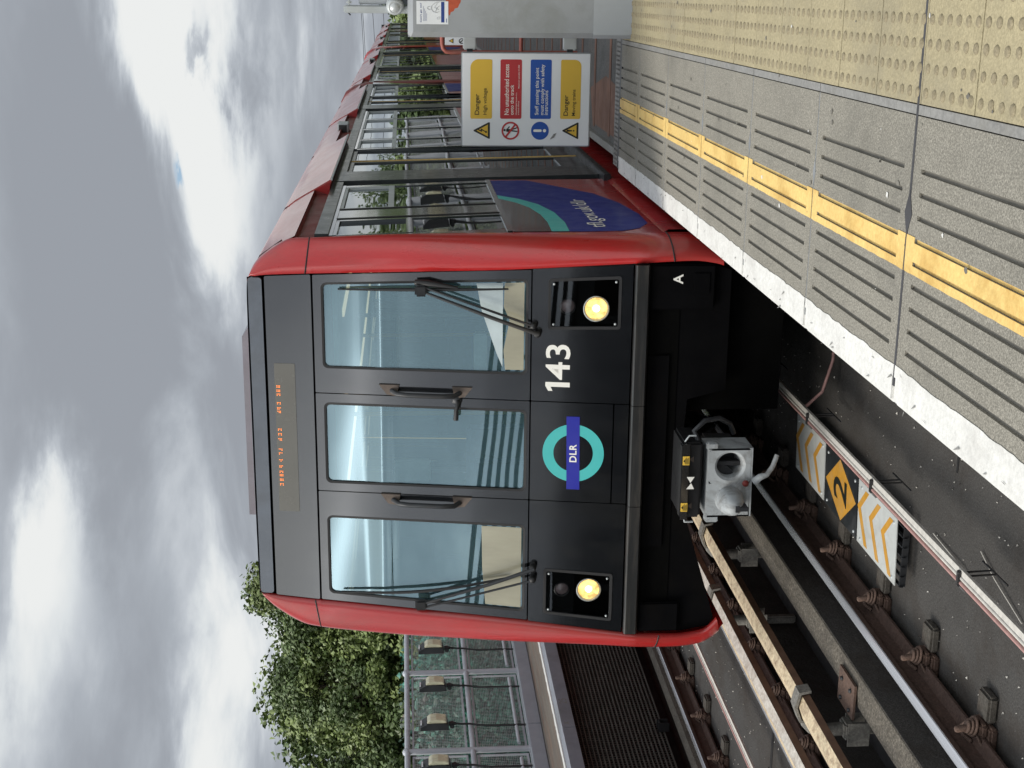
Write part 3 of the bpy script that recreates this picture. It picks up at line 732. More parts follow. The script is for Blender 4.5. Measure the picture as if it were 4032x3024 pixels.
# wipers
def wiper(piv, hub, b0, b1, bend=0.):
    w = MB()
    for (px, pz), dx in ((piv[0], .0), (piv[1], .0)):
        w.lathe([(.022, 0), (.022, .05), (.014, .06), (0, .06)], Fn(px, pz, 0), (0, -1, .18), 14)
    o = w.build('wiper', blackm, T)
    a = MB()
    a.tube([Fn(*piv[0], .055), Fn((piv[0][0]*.6+hub[0]*.4), (piv[0][1]*.6+hub[1]*.4), .075), Fn(hub[0], hub[1], .055)], [.013, .012, .008], 8)
    a.tube([Fn(*piv[1], .050), Fn(hub[0]+.035*(1 if hub[0] > 0 else -1), hub[1]+.02, .05)], .0075, 8)
    a.bbox(hub[0]-.035, hub[0]+.035, FY(hub[1])-.075, FY(hub[1])-.035, hub[1]-.045, hub[1]+.03, .012)
    a.build('wiper_arm', darksteel, o)
    bl_ = MB(); N_ = 12; P = []
    for k in range(N_+1):
        u_ = k/N_; P.append(Fn(b0[0]+(b1[0]-b0[0])*u_+bend*sin(pi*u_), b0[1]+(b1[1]-b0[1])*u_, .022+.012*sin(pi*u_)))
    bl_.tube(P, [.004+.007*sin(pi*k/N_) for k in range(N_+1)], 8)
    P2 = [(p[0], p[1]+.012, p[2]) for p in P]; bl_.tube(P2, .0045, 6); bl_.build('wiper_blade', blackm, o)
wiper([(.745, 1.728), (.79, 1.752)], (.987, 2.425), (.972, 2.91), (1.004, 1.905))
wiper([(-.750, 1.735), (-.826, 1.735)], (-1.030, 2.440), (-.985, 2.93), (-.835, 1.90), -.035)
m = MB(); m.tube([Fn(1.03, 2.45, .03), Fn(1.03, 2.38, .045), Fn(1.005, 2.20, .035)], [.018, .022, .008], 10); m.build('wiper_hose', blackm, T)
# red corner band: face outline lofted to body section
S_in = [(0, .55), (1.02, .555), (1.09, .585), (1.165, .66), (1.192, .80), (1.19, .95), (1.178, 1.15), (1.118, 1.9), (1.085, 2.55), (1.060, 3.07), (1.047, 3.30), (1.035, 3.40), (1.00, 3.455), (.6, 3.462), (0, 3.462)]
S_out = [(0, .50), (1.06, .52), (1.22, .55), (1.30, .66), (1.325, .80), (1.327, .97), (1.322, 1.15), (1.316, 1.9), (1.298, 2.55), (1.268, 3.05), (1.248, 3.21), (1.13, 3.385), (1.00, 3.450), (.6, 3.462), (0, 3.468)]
RY = [.16, .16, .17, .19, .20, .20, .20, .26, .33, .40, .46, .50, .52, .52, .52]
NL = 9
def CR(tab, u_):      # smooth curve through the outline points
    i = min(int(u_), len(tab)-2); f_ = u_-i; p0, p1, p2, p3 = tab[max(i-1, 0)], tab[i], tab[i+1], tab[min(i+2, len(tab)-1)]; out = []
    for k in (0, 1):
        m1, m2 = (p2[k]-p0[k])*.38, (p3[k]-p1[k])*.38
        lo_, hi_ = min(p1[k], p2[k])-.006, max(p1[k], p2[k])+.006
        v_ = (2*f_**3-3*f_**2+1)*p1[k]+(f_**3-2*f_**2+f_)*m1+(-2*f_**3+3*f_**2)*p2[k]+(f_**3-f_**2)*m2
        out.append(max(lo_, min(hi_, v_)))
    return out
for nm, lo, hi in (('front_band_lower', 2, 5), ('front_band', 5, 9), ('front_band_top', 9, 12), ('top_cap', 12, 14)):
    for s in (1, -1):
        m = MB(); v = []
        idx = list(range(lo+(1 if (s > 0 and lo == 2) else 0), hi+1))
        fine = []
        for a, c in zip(idx, idx[1:]):
            for k in range(8): fine.append(a+k/8)
        fine.append(idx[-1]); 
        def G(tab, u_):
            i = min(int(u_), len(tab)-2); f_ = u_-i; return tab[i], tab[i+1], f_
        for u_ in fine:
            xi, zi = CR(S_in, u_); xo, zo = CR(S_out, u_)
            a, c, f_ = G(RY, u_); ry = a+(c-a)*f_; y0 = FY(zi)
            v.append((s*(xi-.0), y0+.03, zi))
            for k in range(NL+1):
                th = (pi/2)*k/NL; q = .82
                e = sin(th)**q; g = 1-cos(th)**q
                v.append((s*(xi+(xo-xi)*e), y0-.006+(ry-y0+.006)*g, zi+(zo-zi)*e))
        w_ = NL+2
        m.add(v, [(i*w_+k, i*w_+k+1, (i+1)*w_+k+1, (i+1)*w_+k) for i in range(len(fine)-1) for k in range(w_-1)], True)
        m.build(nm, frameg if nm == 'top_cap' else red, T)
# body seam lines on the band
for (u_, nm) in ((5.0, 'band_seam'), (9.15, 'band_seam')):
    for s in (1, -1):
        i = int(u_); f_ = u_-i
        xi, zi = [S_in[i][k]+(S_in[i+1][k]-S_in[i][k])*f_ for k in (0, 1)]; xo, zo = [S_out[i][k]+(S_out[i+1][k]-S_out[i][k])*f_ for k in (0, 1)]
        ry = RY[i]+(RY[i+1]-RY[i])*f_; y0 = FY(zi); P = []
        for k in range(13):
            th = (pi/2)*k/12; e = sin(th)**.82; g = 1-cos(th)**.82
            P.append((s*(xi+(xo-xi)*e), y0-.006+(ry-y0+.006)*g-.0005, zi+(zo-zi)*e))
        MB().tube(P, .0045, 6).build(nm, blackm, T)
LEN = 28.86; MID = 14.43
LOWP = [(1.20, .50), (1.285, .56), (1.33, .70), (1.343, .84), (1.343, .955), (1.325, .985)]
UPP = [(1.325, .985), (1.321, 1.15), (1.316, 1.872)]
def ytr(y, base, flip): return base + ((LEN-y) if flip else y)
def loft(pts, y0, y1, base, flip, s, name, m_, ys=None, parent=None, smooth=True):
    mb = MB(); n = len(pts)
    for yy, k in ((y0, 0), (y1, 1)):
        pass
    f0 = (lambda i: y0[i]) if isinstance(y0, list) else (lambda i: y0)
    v = [(s*p[0], ytr(f0(i), base, flip), p[1]) for i, p in enumerate(pts)]+[(s*p[0], ytr(y1, base, flip), p[1]) for p in pts]
    mb.add(v, [(i, i+1, n+i+1, n+i) for i in range(n-1)], smooth)
    return mb.build(name, m_, parent or T)
def box_part(name, m_, base, flip, x0, x1, y0, y1, z0, z1, s=1, bev=0, parent=None):
    a, c = ytr(y0, base, flip), ytr(y1, base, flip); a, c = min(a, c), max(a, c); X0, X1 = min(s*x0, s*x1), max(s*x0, s*x1)
    mb = MB(); (mb.bbox(X0, X1, a, c, z0, z1, bev) if bev else mb.box(X0, X1, a, c, z0, z1)); return mb.build(name, m_, parent or T)
def half(base, flip):
    f = MB
    for s in (1, -1):
        loft(LOWP, [.16, .17, .19, .20, .20, .20], MID-.25, base, flip, s, 'body_side', red)
        loft(UPP, [.20, .20, .26], 2.62, base, flip, s, 'side_panel', red)
        loft(UPP, 5.10, 9.30, base, flip, s, 'side_panel', red)
        loft(UPP, 11.78, MID-.25, base, flip, s, 'side_panel', red)
        # roof skin down to the shoulder
        roofp = [(1.262, 3.075), (1.232, 3.215), (1.225, 3.25), (1.13, 3.385), (1.00, 3.455), (.6, 3.485), (0, 3.498)]
        ro = [(1.270, 3.165), (1.238, 3.225), (1.19, 3.305), (1.13, 3.385), (1.07, 3.425), (1.00, 3.450), (.8, 3.458), (.6, 3.462), (.3, 3.466), (0, 3.468)]
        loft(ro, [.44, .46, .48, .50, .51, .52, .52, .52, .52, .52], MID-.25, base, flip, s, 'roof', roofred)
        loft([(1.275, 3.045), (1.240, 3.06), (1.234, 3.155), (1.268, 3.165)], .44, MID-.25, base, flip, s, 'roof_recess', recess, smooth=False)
        box_part('cant_rail', doorpil, base, flip, 1.255, 1.285, .42, MID-.25, 2.965, 3.046, s)
        for a, c in ((2.42, 5.70), (8.82, 13.05)):
            mb = MB(); pf = [(1.338, 3.040), (1.343, 3.052), (1.276, 3.168), (1.243, 3.228), (1.195, 3.309), (1.15, 3.366), (1.12, 3.36), (1.20, 3.1), (1.325, 3.040)]
            ya, yc = sorted((ytr(a, base, flip), ytr(c, base, flip)))
            mb.prism(pf, lambda x, z, h: (s*x, ya+h, z), yc-ya); mb.build('door_pelmet', roofred, T)
            lipm = MB(); lipm.box(min(s*1.338, s*1.352), max(s*1.338, s*1.352), ya, yc, 3.034, 3.046); lipm.build('gutter', alu, T)
        # cheeks
        for y in (.42,):
            pass
        # windows
        X = 1.300
        panes = [(.43, .98, 2.48), (1.47, 2.52, 2.60), (5.16, 5.88, 2.60), (5.98, 6.95, 2.60), (7.05, 8.10, 2.60), (8.20, 9.22, 2.60), (11.82, 12.75, 2.60), (12.86, 13.75, 2.60)]
        def Xz(z): return lerp([(1.0, 1.322), (1.87, 1.312), (2.98, 1.268)], z)
        def tilt(mb, y0, y1, z0, z1, o0, o1):   # slab following the tumblehome
            a, c = sorted((ytr(y0, base, flip), ytr(y1, base, flip)))
            v = []
            for z in (z0, z1):
                for y in (a, c):
                    for o_ in (o0, o1): v.append((s*(Xz(z)+o_), y, z))
            return mb.add(v, [(0, 2, 3, 1), (4, 5, 7, 6), (0, 1, 5, 4), (2, 6, 7, 3), (0, 4, 6, 2), (1, 3, 7, 5)])
        mb = MB(); tilt(mb, .30, 2.60, 1.868, 1.90, -.02, .009); tilt(mb, 5.12, 9.28, 1.868, 1.90, -.02, .009); tilt(mb, 11.80, 13.8, 1.868, 1.90, -.02, .009)
        tilt(mb, .42, 2.60, 2.94, 2.968, -.02, .006); tilt(mb, 5.10, 9.28, 2.94, 2.968, -.02, .006); tilt(mb, 11.75, 13.8, 2.94, 2.968, -.02, .006)
        ys_ = [(.98, 1.47), (2.52, 2.62), (5.08, 5.16), (5.88, 5.98), (6.95, 7.05), (8.10, 8.20), (9.22, 9.30), (11.74, 11.82), (12.75, 12.86), (13.75, 13.85)]
        for a, c in ys_: tilt(mb, a, c, 1.90, 2.94, -.02, .001)
        mb.build('window_frame', pillar, T)
        mb = MB(); Z_ = [1.88, 2.2, 2.5, 2.8, 2.96]; v = []
        for z in Z_:
            r0 = lerp([(1.9, .26), (2.55, .33), (3.05, .40)], z)-.012
            for y in (r0, .43): v.append((s*(Xz(z)+.001), ytr(y, base, flip), z))
        mb.add(v, [(2*i, 2*i+1, 2*i+3, 2*i+2) for i in range(4)]); mb.build('window_frame', pillar, T)
        mb = MB()
        for y in (1.055, 1.445): tilt(mb, y-.012, y+.012, 1.9, 2.945, 0, .006)
        mb.build('window_seal', blackm, T)
        for a, c, zb in panes:
            mb = MB(); tilt(mb, a, c, 1.90, zb-.02, -.012, -.006); w = mb.build('side_window', gside, T)
            mb = MB(); tilt(mb, a, c, zb+.02, 2.94, -.020, -.014); mb.build('hopper_pane', gside, w)
            mb = MB(); tilt(mb, a, c, zb-.02, zb+.02, -.018, .004); 
            for q in (a, c-.022): tilt(mb, q, q+.022, zb, 2.94, -.016, .003)
            tilt(mb, a, c, 2.918, 2.94, -.016, .003)
            mb.build('window_bar', alu if zb > 2.5 else pillar, w)
        # doors
        for d0 in (2.62, 9.30):
            mb = MB(); tilt(mb, d0+.02, d0+.14, .99, 3.03, -.06, -.02); mb.build('door_pocket_seam', blackm, T)  # black seam strip between window frame and door pillar
            mb = MB(); tilt(mb, d0+.14, d0+.70, .99, 3.03, -.02, .020); mb.build('door_pillar', doorpil, T)
            for k, (a, c) in enumerate(((d0+.74, d0+1.57), (d0+1.63, d0+2.46))):
                mb = MB()
                for q in ((a, a+.05), (c-.05, c)): tilt(mb, q[0], q[1], 1.0, 3.02, -.035, -.008)
                tilt(mb, a+.05, c-.05, 2.93, 3.02, -.035, -.008); tilt(mb, a+.05, c-.05, 1.0, 1.22, -.035, -.008)
                dl = mb.build('door_leaf', doorpil, T)
                mb = MB(); tilt(mb, a+.05, c-.05, 1.22, 2.93, -.026, -.020); mb.build('door_glass', gside, dl)
            mb = MB(); tilt(mb, d0+1.575, d0+1.588, 1.0, 3.0, -.03, -.004); tilt(mb, d0+1.612, d0+1.625, 1.0, 3.0, -.03, -.004); mb.build('door_edge_strip', yelp, T)
            box_part('door_step', darksteel, base, flip, 1.30, 1.375, d0-.12, d0+2.5, .958, 1.012, s, .006)
        box_part('car_end_panel', pillar, base, flip, 1.22, 1.305, 13.85, MID-.2, 1.87, 2.97, s)
        # little vent box with a pale frame in the middle recess
        a = box_part('vent_box', alu, base, flip, 1.20, 1.330, 7.02, 7.30, 3.09, 3.205, s, .008)
        box_part('vent_opening', blackm, base, flip, 1.215, 1.315, 7.012 if not flip else 7.05, 7.10 if not flip else 7.308, 3.105, 3.19, s, 0, a)
        # recess end cheeks
        for y in (2.40, 5.71, 8.79, 13.07):
            mb = MB(); yc = ytr(y, base, flip); mb.prism([(1.235, 3.06), (1.335, 3.045), (1.272, 3.166)], lambda x, z, h: (s*x, yc-.006+h, z), .012); mb.build('recess_cheek', red, T)
    # roof seams
    for y in (.56, 2.45, 5.68, 8.85, 11.6):
        P = [(x, ytr(y, base, flip), z+.001) for x, z in [(1.225, 3.25), (1.13, 3.385), (1.0, 3.450), (.6, 3.462), (0, 3.468), (-.6, 3.462), (-1.0, 3.450), (-1.13, 3.385), (-1.225, 3.25)]]
        MB().tube(P, .004, 5).build('roof_seam', blackm, T)
    # interior
    box_part('floor', inner, base, flip, -1.25, 1.25, .5, MID, .98, 1.02)
    box_part('ceiling', innerc, base, flip, -1.15, 1.15, .62, MID, 2.93, 2.96)
    for x in (-.62, .62): box_part('ceiling_light', strip, base, flip, x-.025, x+.025, 1.2, 13.5, 2.915, 2.928)
    box_part('underframe', underm, base, flip, -1.18, 1.18, .45, MID-.1, .86, .95); box_part('equipment_case', underm, base, flip, -1.15, 1.15, 5.8, MID-1.2, .32, .86); box_part('equipment_case', underm, base, flip, .25, 1.2, .12, 5.8, .25, .86)
    for s in (-1, 1):
        for y in ([1.15, 1.95] if not flip else [1.15, 1.95])+[5.5, 6.5, 7.5, 8.4, 12.3]:
            o = box_part('seat', seatm, base, flip, .55, 1.18, y, y+.42, 1.38, 1.48, s, .03)
            box_part('seat_back', seatm, base, flip, .55, 1.18, y+.40, y+.48, 1.48, 2.05, s, .03, o)
    for x, y in ((.5, 2.55), (-.5, 2.55), (.5, 5.1), (-.5, 5.1), (.0, 3.8), (.5, 9.3), (-.5, 9.3)):
        yy = ytr(y, base, flip); MB().tube([(x, yy, 1.02), (x, yy, 2.93)], .018, 10).build('grab_pole', yel if x else alu, T)
for base in (0, LEN):
    for fl in (False, True): half(base, fl)
# articulation arch and car-end bands
def arch(y0, y1, grow, name, m_):
    sec = [(1.20, .5), (1.30, .66), (1.343, .9), (1.322, 1.15), (1.316, 1.9), (1.298, 2.55), (1.268, 3.05), (1.225, 3.25), (1.13, 3.385), (1.0, 3.450), (.6, 3.462), (0, 3.468)]
    sec = sec+[(-x, z) for x, z in sec[-2::-1]]; mb = MB(); v = []; n = len(sec)
    prof = [(y0, 0), (y0+.06, grow), (y1-.06, grow), (y1, 0)]
    for y, g in prof:
        for x, z in sec: v.append((x*(1+g), y, z+g*(z-1.5)))
    mb.add(v, [(i*n+k, i*n+k+1, (i+1)*n+k+1, (i+1)*n+k) for i in range(3) for k in range(n-1)], True); mb.build(name, m_, T)
for b0 in (0, LEN):
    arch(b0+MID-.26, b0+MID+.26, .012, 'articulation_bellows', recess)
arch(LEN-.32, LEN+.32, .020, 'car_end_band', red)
MB().box(-1.2, 1.2, 2*LEN-.5, 2*LEN-.4, .6, 3.45).build('rear_bulkhead', blackm, T)
MB().box(-1.2, 1.2, LEN-.05, LEN+.05, 1.0, 3.4).build('gangway_bulkhead', inner, T)
# pale patches set on the lower panes, then the console behind them
m = MB(); slab(m, [(.505, 1.81), (1.02, 1.81), (1.02, 1.925), (.88, 1.93), (.80, 1.895), (.62, 1.93), (.505, 1.92)], -.0085, .001); m.build('pale_pane_patch', cream, T)
m = MB(); slab(m, [(-1.02, 1.81), (-.503, 1.81), (-.503, 2.055), (-.78, 2.05), (-1.02, 2.03)], -.0085, .001); m.build('pale_pane_patch', cream, T)
m = MB(); slab(m, [(.52, 1.935), (1.02, 1.935), (1.02, 2.09), (.86, 2.06), (.60, 1.97)], -.0088, .001); m.build('pale_pane_patch', paleblue, T)  # painted sky reflection above the cream patch
for x0, x1 in ((.42, 1.08), (-1.10, -.42)):
    m = MB(); m.bbox(x0, x1, .30, .70, 1.3, 1.80, .03); m.build('console', inner, T)
m = MB(); m.bbox(.44, .70, .26, .34, 2.02, 2.10, .01); m.bbox(-.58, -.42, 1.2, 1.24, 2.35, 2.6, .01); m.build('control_box', whitep, T)
# box on the roof
m = MB(); m.prism([(.72, 3.44), (.552, 3.552), (-.66, 3.555), (-.665, 3.44)], lambda x, z, h: (x, .85+h, z), 1.5); m.build('roof_equipment_box', fascia, T)
m = MB(); m.prism([(.95, 3.452), (.92, 3.462), (.72, 3.462), (.70, 3.452)], lambda x, z, h: (x, .46+h, z), .06); m.build('roof_aerial_base', blackm, T)
# wheels and leading bogie
for y in (2.9, 4.8):
    for s in (-1, 1):
        MB().lathe([(0, 0), (.34, 0), (.37, .012), (.335, .022), (.33, .11), (.0, .12)], (s*.70, y, .34), (s, 0, 0), 30).build('wheel', darksteel, T)
# livery on the side (both sides alike)
def side(y, z, off):
    return (lerp([(1.0, 1.3245), (1.15, 1.3212), (1.9, 1.3165)], z)+off, y, z)
def decal(pts, off, name, m_):
    for s in (1,):
        mb = MB(); v = [side(y, z, off) for y, z in pts]; mb.add([(s*x, y, z) for x, y, z in v], [tuple(range(len(v)))]); 
        o = mb.build(name, m_, T)
    return o
bl0 = [(2.56, 1.865), (2.56, 1.60), (2.35, 1.47), (2.1, 1.33), (1.84, 1.18), (1.40, 1.07), (.9, 1.015), (.54, 1.02), (.36, 1.10), (.27, 1.22), (.262, 1.45), (.27, 1.63), (.7, 1.63), (1.2, 1.68), (1.62, 1.865)]
decal(bl0, .002, 'blue_swoosh', blue)
decal([(.268, 1.535), (.6, 1.525), (1.0, 1.55), (1.35, 1.62), (1.60, 1.73), (1.78, 1.865), (1.62, 1.867), (1.42, 1.76), (1.2, 1.69), (.9, 1.645), (.6, 1.632), (.27, 1.64)], .0035, 'turquoise_swoosh', teal)
decal([(.272, 1.868), (.272, 1.64), (.6, 1.632), (.9, 1.645), (1.2, 1.69), (1.42, 1.76), (1.61, 1.868)], .0035, 'window_apron', pillar)
m = MB(); put_text(m, 'tfl.gov.uk/dlr', 1, lambda x, y: side(.40+x, 1.262+y, .0045), .0, 1.0, h=.135, w=1.14); m.build('web_address', lightpaint, T)
# repeated swoosh near the articulation
decal([(12.1, 1.865), (12.4, 1.5), (13.0, 1.25), (13.9, 1.15), (13.9, 1.865)], .002, 'blue_swoosh', blue)
decal([(LEN-2.6+.1, 1.86), (LEN-2.3, 1.4), (LEN-1.5, 1.1), (LEN-.6, 1.02), (LEN-.6, 1.86)], .002, 'blue_swoosh', blue)
# coupler ------------------------------------------------------------
CY = -.42
def CP(x, z, o=0.): return (x, CY-o, z)
m = MB(); cx = .035
plate = [(-.215, .60), (-.215, .555), (-.165, .555), (-.165, .585), (.0, .59), (.15, .59), (.26, .575), (.262, .66), (.262, .83), (.215, .845), (.212, .87), (.15, .87), (.14, .835), (-.17, .835), (-.215, .835)]
outer = [(-.22, .575), (.265, .575), (.27, .84), (-.20, .84)]
# head plate with round socket (right as seen) and cone (left)
hc = (.150, .705); R_ = .085
n = 40
sq = []
def sqp(a):
    x, z = cos(a), sin(a); k = 1/max(abs(x)/.118, abs(z)/.135); return (hc[0]+x*k, hc[1]+z*k)
v = [CP(*sqp(2*pi*k/n)) for k in range(n)]+[CP(hc[0]+R_*1.18*cos(2*pi*k/n), hc[1]+R_*1.18*sin(2*pi*k/n)) for k in range(n)]+[CP(hc[0]+R_*cos(2*pi*k/n), hc[1]+R_*sin(2*pi*k/n), -.012) for k in range(n)]+[CP(hc[0]+R_*.72*cos(2*pi*k/n), hc[1]+R_*.72*sin(2*pi*k/n), -.16) for k in range(n)]
m.add(v, [(j*n+k, j*n+(k+1) % n, (j+1)*n+(k+1) % n, (j+1)*n+k) for j in range(3) for k in range(n)])
m.prism([(-.195, .565), (.032, .572), (.032, .84), (-.195, .84)], lambda x, z, h: (x, CY+h, z), .05)
m.prism([(-.195, .84), (.268, .84), (.268, .85), (-.195, .85)], lambda x, z, h: (x, CY+h, z), .20)
m.prism([(-.195, .555), (.268, .562), (.268, .572), (-.195, .572)], lambda x, z, h: (x, CY+h, z), .20)
m.box(.255, .268, CY, CY+.2, .57, .84); m.box(-.195, -.185, CY, CY+.2, .57, .84)
m.bbox(-.235, -.19, CY, CY+.06, .765, .85, .008); m.bbox(.255, .305, CY, CY+.05, .785, .86, .008)
cp = m.build('coupler', coup, T)
MB().lathe([(.092, 0), (.088, .03), (.078, .08), (.055, .13), (.035, .155), (0, .16)], (-.078, CY, .702), (0, -1, 0), 32).build('coupler_cone', coup, cp)
m = MB(); m.box(-.098, -.058, CY-.165, CY-.06, .675, .70); m.box(-.09, -.066, CY-.168, CY-.0, .62, .68); m.bbox(-.115, -.045, CY-.15, CY-.10, .662, .70, .01); m.box(.135, .162, CY+.05, CY+.08, .62, .79)
m.build('coupler_hook', darksteel, cp)
m = MB(); m.lathe([(.062, 0), (0, .001)], (hc[0], CY+.158, hc[1]), (0, -1, 0), 24); m.box(.13, .165, CY+.06, CY+.10, .64, .78); m.build('socket_back', blackm, cp)
m = MB(); m.tube([(.045, CY-.01, .545), (.085, CY-.03, .515), (.10, CY-.035, .475), (.15, CY-.02, .435), (.22, CY+.0, .405)], [.026, .022, .017, .016, .015], 12); m.build('release_handle', coup, cp)
m = MB(); m.lathe([(.022, 0), (.018, .012), (0, .014)], (.03, CY, .60), (0, -1, 0), 14); m.build('coupler_bolt', recess, cp)
# black electric head with stickers above
m = MB(); m.bbox(-.20, .31, CY+.0, CY+.30, .885, 1.015, .015); m.bbox(-.19, .30, CY-.02, CY+.05, .975, 1.025, .008); eb = m.build('electric_coupler_box', blackm, cp)
m = MB(); m.box(-.20, .31, CY-.026, CY-.021, .978, 1.022); m.build('label_strip', panelm, eb)
for x in (.20, -.115):
    m = MB(); m.box(x-.028, x+.030, CY-.030, CY-.0265, .978, 1.020); w = m.build('warning_sticker', yel, eb)
    m = MB()
    for k in range(4): m.box(x-.022, x+.022-.006*(k % 2), CY-.0315, CY-.0305, .983+.007*k, .9855+.007*k)
    m.prism([(-.010, 1.008), (.010, 1.008), (0, 1.018)], lambda a, z, h: (x+a, CY-.0318+h*.1, z), .01); m.build('sticker_print', signk, w)
    m = MB(); m.prism([(-.020, .945), (.020, .945), (0, .975)], lambda a, z, h: (x+a, CY-.004+h*.1, z), .01); m.build('hazard_triangle', handm, eb)
m = MB(); m.prism([(.005, .940), (.045, .960), (.005, .990)], lambda a, z, h: (a+.005, CY-.030+h*.1, z), .01); m.prism([(.092, .940), (.092, .990), (.052, .965)], lambda a, z, h: (a, CY-.030+h*.1, z), .01); m.build('alignment_mark', lightpaint, eb)
m = MB(); m.tube([(.29, CY+.05, .90), (.36, CY+.08, .93), (.42, CY+.1, .86), (.43, CY+.12, .76), (.38, CY+.15, .68), (.3, CY+.2, .64)], .017, 10); m.build('coupler_hose', darksteel, cp)
m = MB(); m.tube([(.06, CY+.05, .74), (.04, .8, .80)], .075, 16); m.bbox(-.12, .22, CY+.15, CY+.45, .58, .82, .03); m.build('drawbar', darksteel, cp)
m = MB(); m.tube([(.31, CY+.02, 1.0), (.35, CY+.02, .975), (.35, CY+.02, .93)], .006, 6); m.tube([(-.20, CY+.0, .99), (-.225, CY, .985), (-.225, CY, .93)], .007, 6); m.build('coupler_pipe', alu, cp)

# the coupler hangs a little lower and left of the first estimate
def shift_tree(o):
    for c in [o]+list(o.children_recursive):
        if c.type == 'MESH':
            for v_ in c.data.vertices: v_.co.x = (v_.co.x-.035)*.90-.028; v_.co.z = (v_.co.z-.70)*.90+.655
shift_tree(cp)
# ------------------------------------------------------------------ sign at the platform end, grey cabinet panel
SY = 1.86
def up(px, py, ax, val):
    d = _f*FPX + _r*(3024-py-1512) - _u*(px-2016); t_ = (val-CAMP[ax])/d[ax]; return CAMP+d*t_
c0 = up(1820.7, 573.3, 1, SY); c1 = up(2321, 212, 1, SY)
sx0, sx1, sz0, sz1 = c0.x, c1.x, 1.2, c0.z
sz0 = up(2321, 395, 1, SY).z
t = thing('warning_sign', ((sx0+sx1)/2, SY, sz0), 'large white sign with yellow red and blue warning panels hung beside the platform end', 'sign')
MB().bbox(sx0, sx1, SY, SY+.006, sz0, sz1, .003).build('sign_face', signw, t)
MB().bbox(sx0-.008, sx1+.008, SY+.0065, SY+.032, sz0-.008, sz1+.008, .006).build('sign_tray', gpaint, t)
SWd, SHt = sx1-sx0, sz1-sz0
def sg(u_, v_, o=.001): return (sx0+u_*SWd, SY-o, sz1-v_*SHt)     # u right, v down, fractions
def srr(u0, u1, v0, v1, r, n=5, big=None):
    asp = SHt/SWd; out = []
    for k_, (cu, cv, su, sv, a0) in enumerate(((u1, v0, -1, 1, 0), (u0, v0, 1, 1, 90), (u0, v1, 1, -1, 180), (u1, v1, -1, -1, 270))):
        R__ = big[1] if big and big[0] == k_ else r
        for k in range(n+1):
            a = RAD(a0+90*k/n); out.append((cu+su*R__+R__*cos(a), cv+(sv*R__-R__*sin(a))/asp))
    return out
def spoly(name, pts, m_, o=.001, parent=None):
    return MB().poly([sg(*p, o) for p in pts]).build(name, m_, parent or t)
rows = [(.062, .232), (.296, .464), (.532, .697), (.770, .930)]
cols = [signy, signr, signb, signy]
ps = []
for i, ((v0, v1), m_) in enumerate(zip(rows, cols)):
    big = (0, .09) if i == 0 else ((3, .07) if i == 3 else None)
    ps.append(spoly('text_panel', srr(.295, .935, v0, v1, .018, 6, big), m_, .0012))
def st(body, u_, v_, hgt, m_, w=None, bold=.004, parent=None):
    mb = MB(); put_text(mb, body, 1, lambda x, y: (sx0+u_*SWd+x, SY-.0026, sz1-v_*SHt+y), bold, 1.0, h=hgt*SHt, w=(w*SWd if w else None)); mb.build('lettering', m_, parent or t)
st('Danger', .338, .142, .046, signk, .225, .012, ps[0]); st('High voltage', .340, .198, .036, signk, .285, .004, ps[0])
st('No unauthorised access', .338, .364, .036, lightpaint, .545, .006, ps[1]); st('onto the track', .338, .402, .028, lightpaint, .325, .006, ps[1])
st('Unauthorised access is a', .338, .427, .011, lightpaint, .24, .002, ps[1]); st('criminal offence', .338, .445, .011, lightpaint, .15, .002, ps[1]); st('Maximum penalty £1,000', .625, .449, .014, lightpaint, .25, .002, ps[1])
st('Staff passing this point', .338, .606, .037, lightpaint, .51, .006, ps[2]); st('must comply with safety', .338, .648, .037, lightpaint, .545, .006, ps[2]); st('instructions', .338, .672, .027, lightpaint, .265, .006, ps[2])
st('Danger', .330, .842, .046, signk, .225, .012, ps[3]); st('Moving trains', .330, .897, .036, signk, .285, .004, ps[3])
def tri(vc, inner_fn):
    o_ = spoly('warning_triangle', [(.075, vc+.058), (.078, vc+.066), (.252, vc+.066), (.258, vc+.058), (.172, vc-.062), (.160, vc-.062)], signk, .0012)
    spoly('triangle_fill', [(.101, vc+.050), (.231, vc+.050), (.166, vc-.038)], signy, .0022, o_)
    inner_fn(o_)
def bolt(o_):
    spoly('lightning_flash', [(.180, .110), (.150, .152), (.168, .155), (.150, .180), (.140, .177), (.145, .196), (.168, .186), (.158, .183), (.190, .146), (.170, .143), (.192, .112)], signk, .0032, o_)
tri(.150, bolt)
def excl(o_):
    spoly('exclamation_bar', [(.154, .823), (.178, .823), (.172, .868), (.160, .868)], signk, .0032, o_); spoly('exclamation_dot', srr(.157, .175, .874, .886, .008), signk, .0032, o_)
tri(.852, excl)
asp = SHt/SWd
def circ(uc, vc, r, n=40): return [(uc+r*cos(2*pi*k/n), vc+r*sin(2*pi*k/n)/asp) for k in range(n)]
o_ = spoly('blue_disc', circ(.165, .612, .099), signb, .0012); spoly('exclamation_bar', srr(.152, .180, .560, .625, .012), lightpaint, .0022, o_); spoly('exclamation_dot', circ(.166, .648, .018), lightpaint, .0022, o_)
mb = MB(); a_, b2 = circ(.165, .378, .099), circ(.165, .378, .080); n = len(a_)
mb.add([sg(*p, .0032) for p in a_]+[sg(*p, .0032) for p in b2], [(k, (k+1) % n, n+(k+1) % n, n+k) for k in range(n)])
mb.poly([sg(.092, .347, .0034), (sg(.104, .335, .0034)), sg(.238, .410, .0034), sg(.226, .421, .0034)])
mb.build('prohibition_ring', signr, t)
mb = MB()
mb.poly([sg(*p, .0024) for p in circ(.172, .332, .013, 14)])
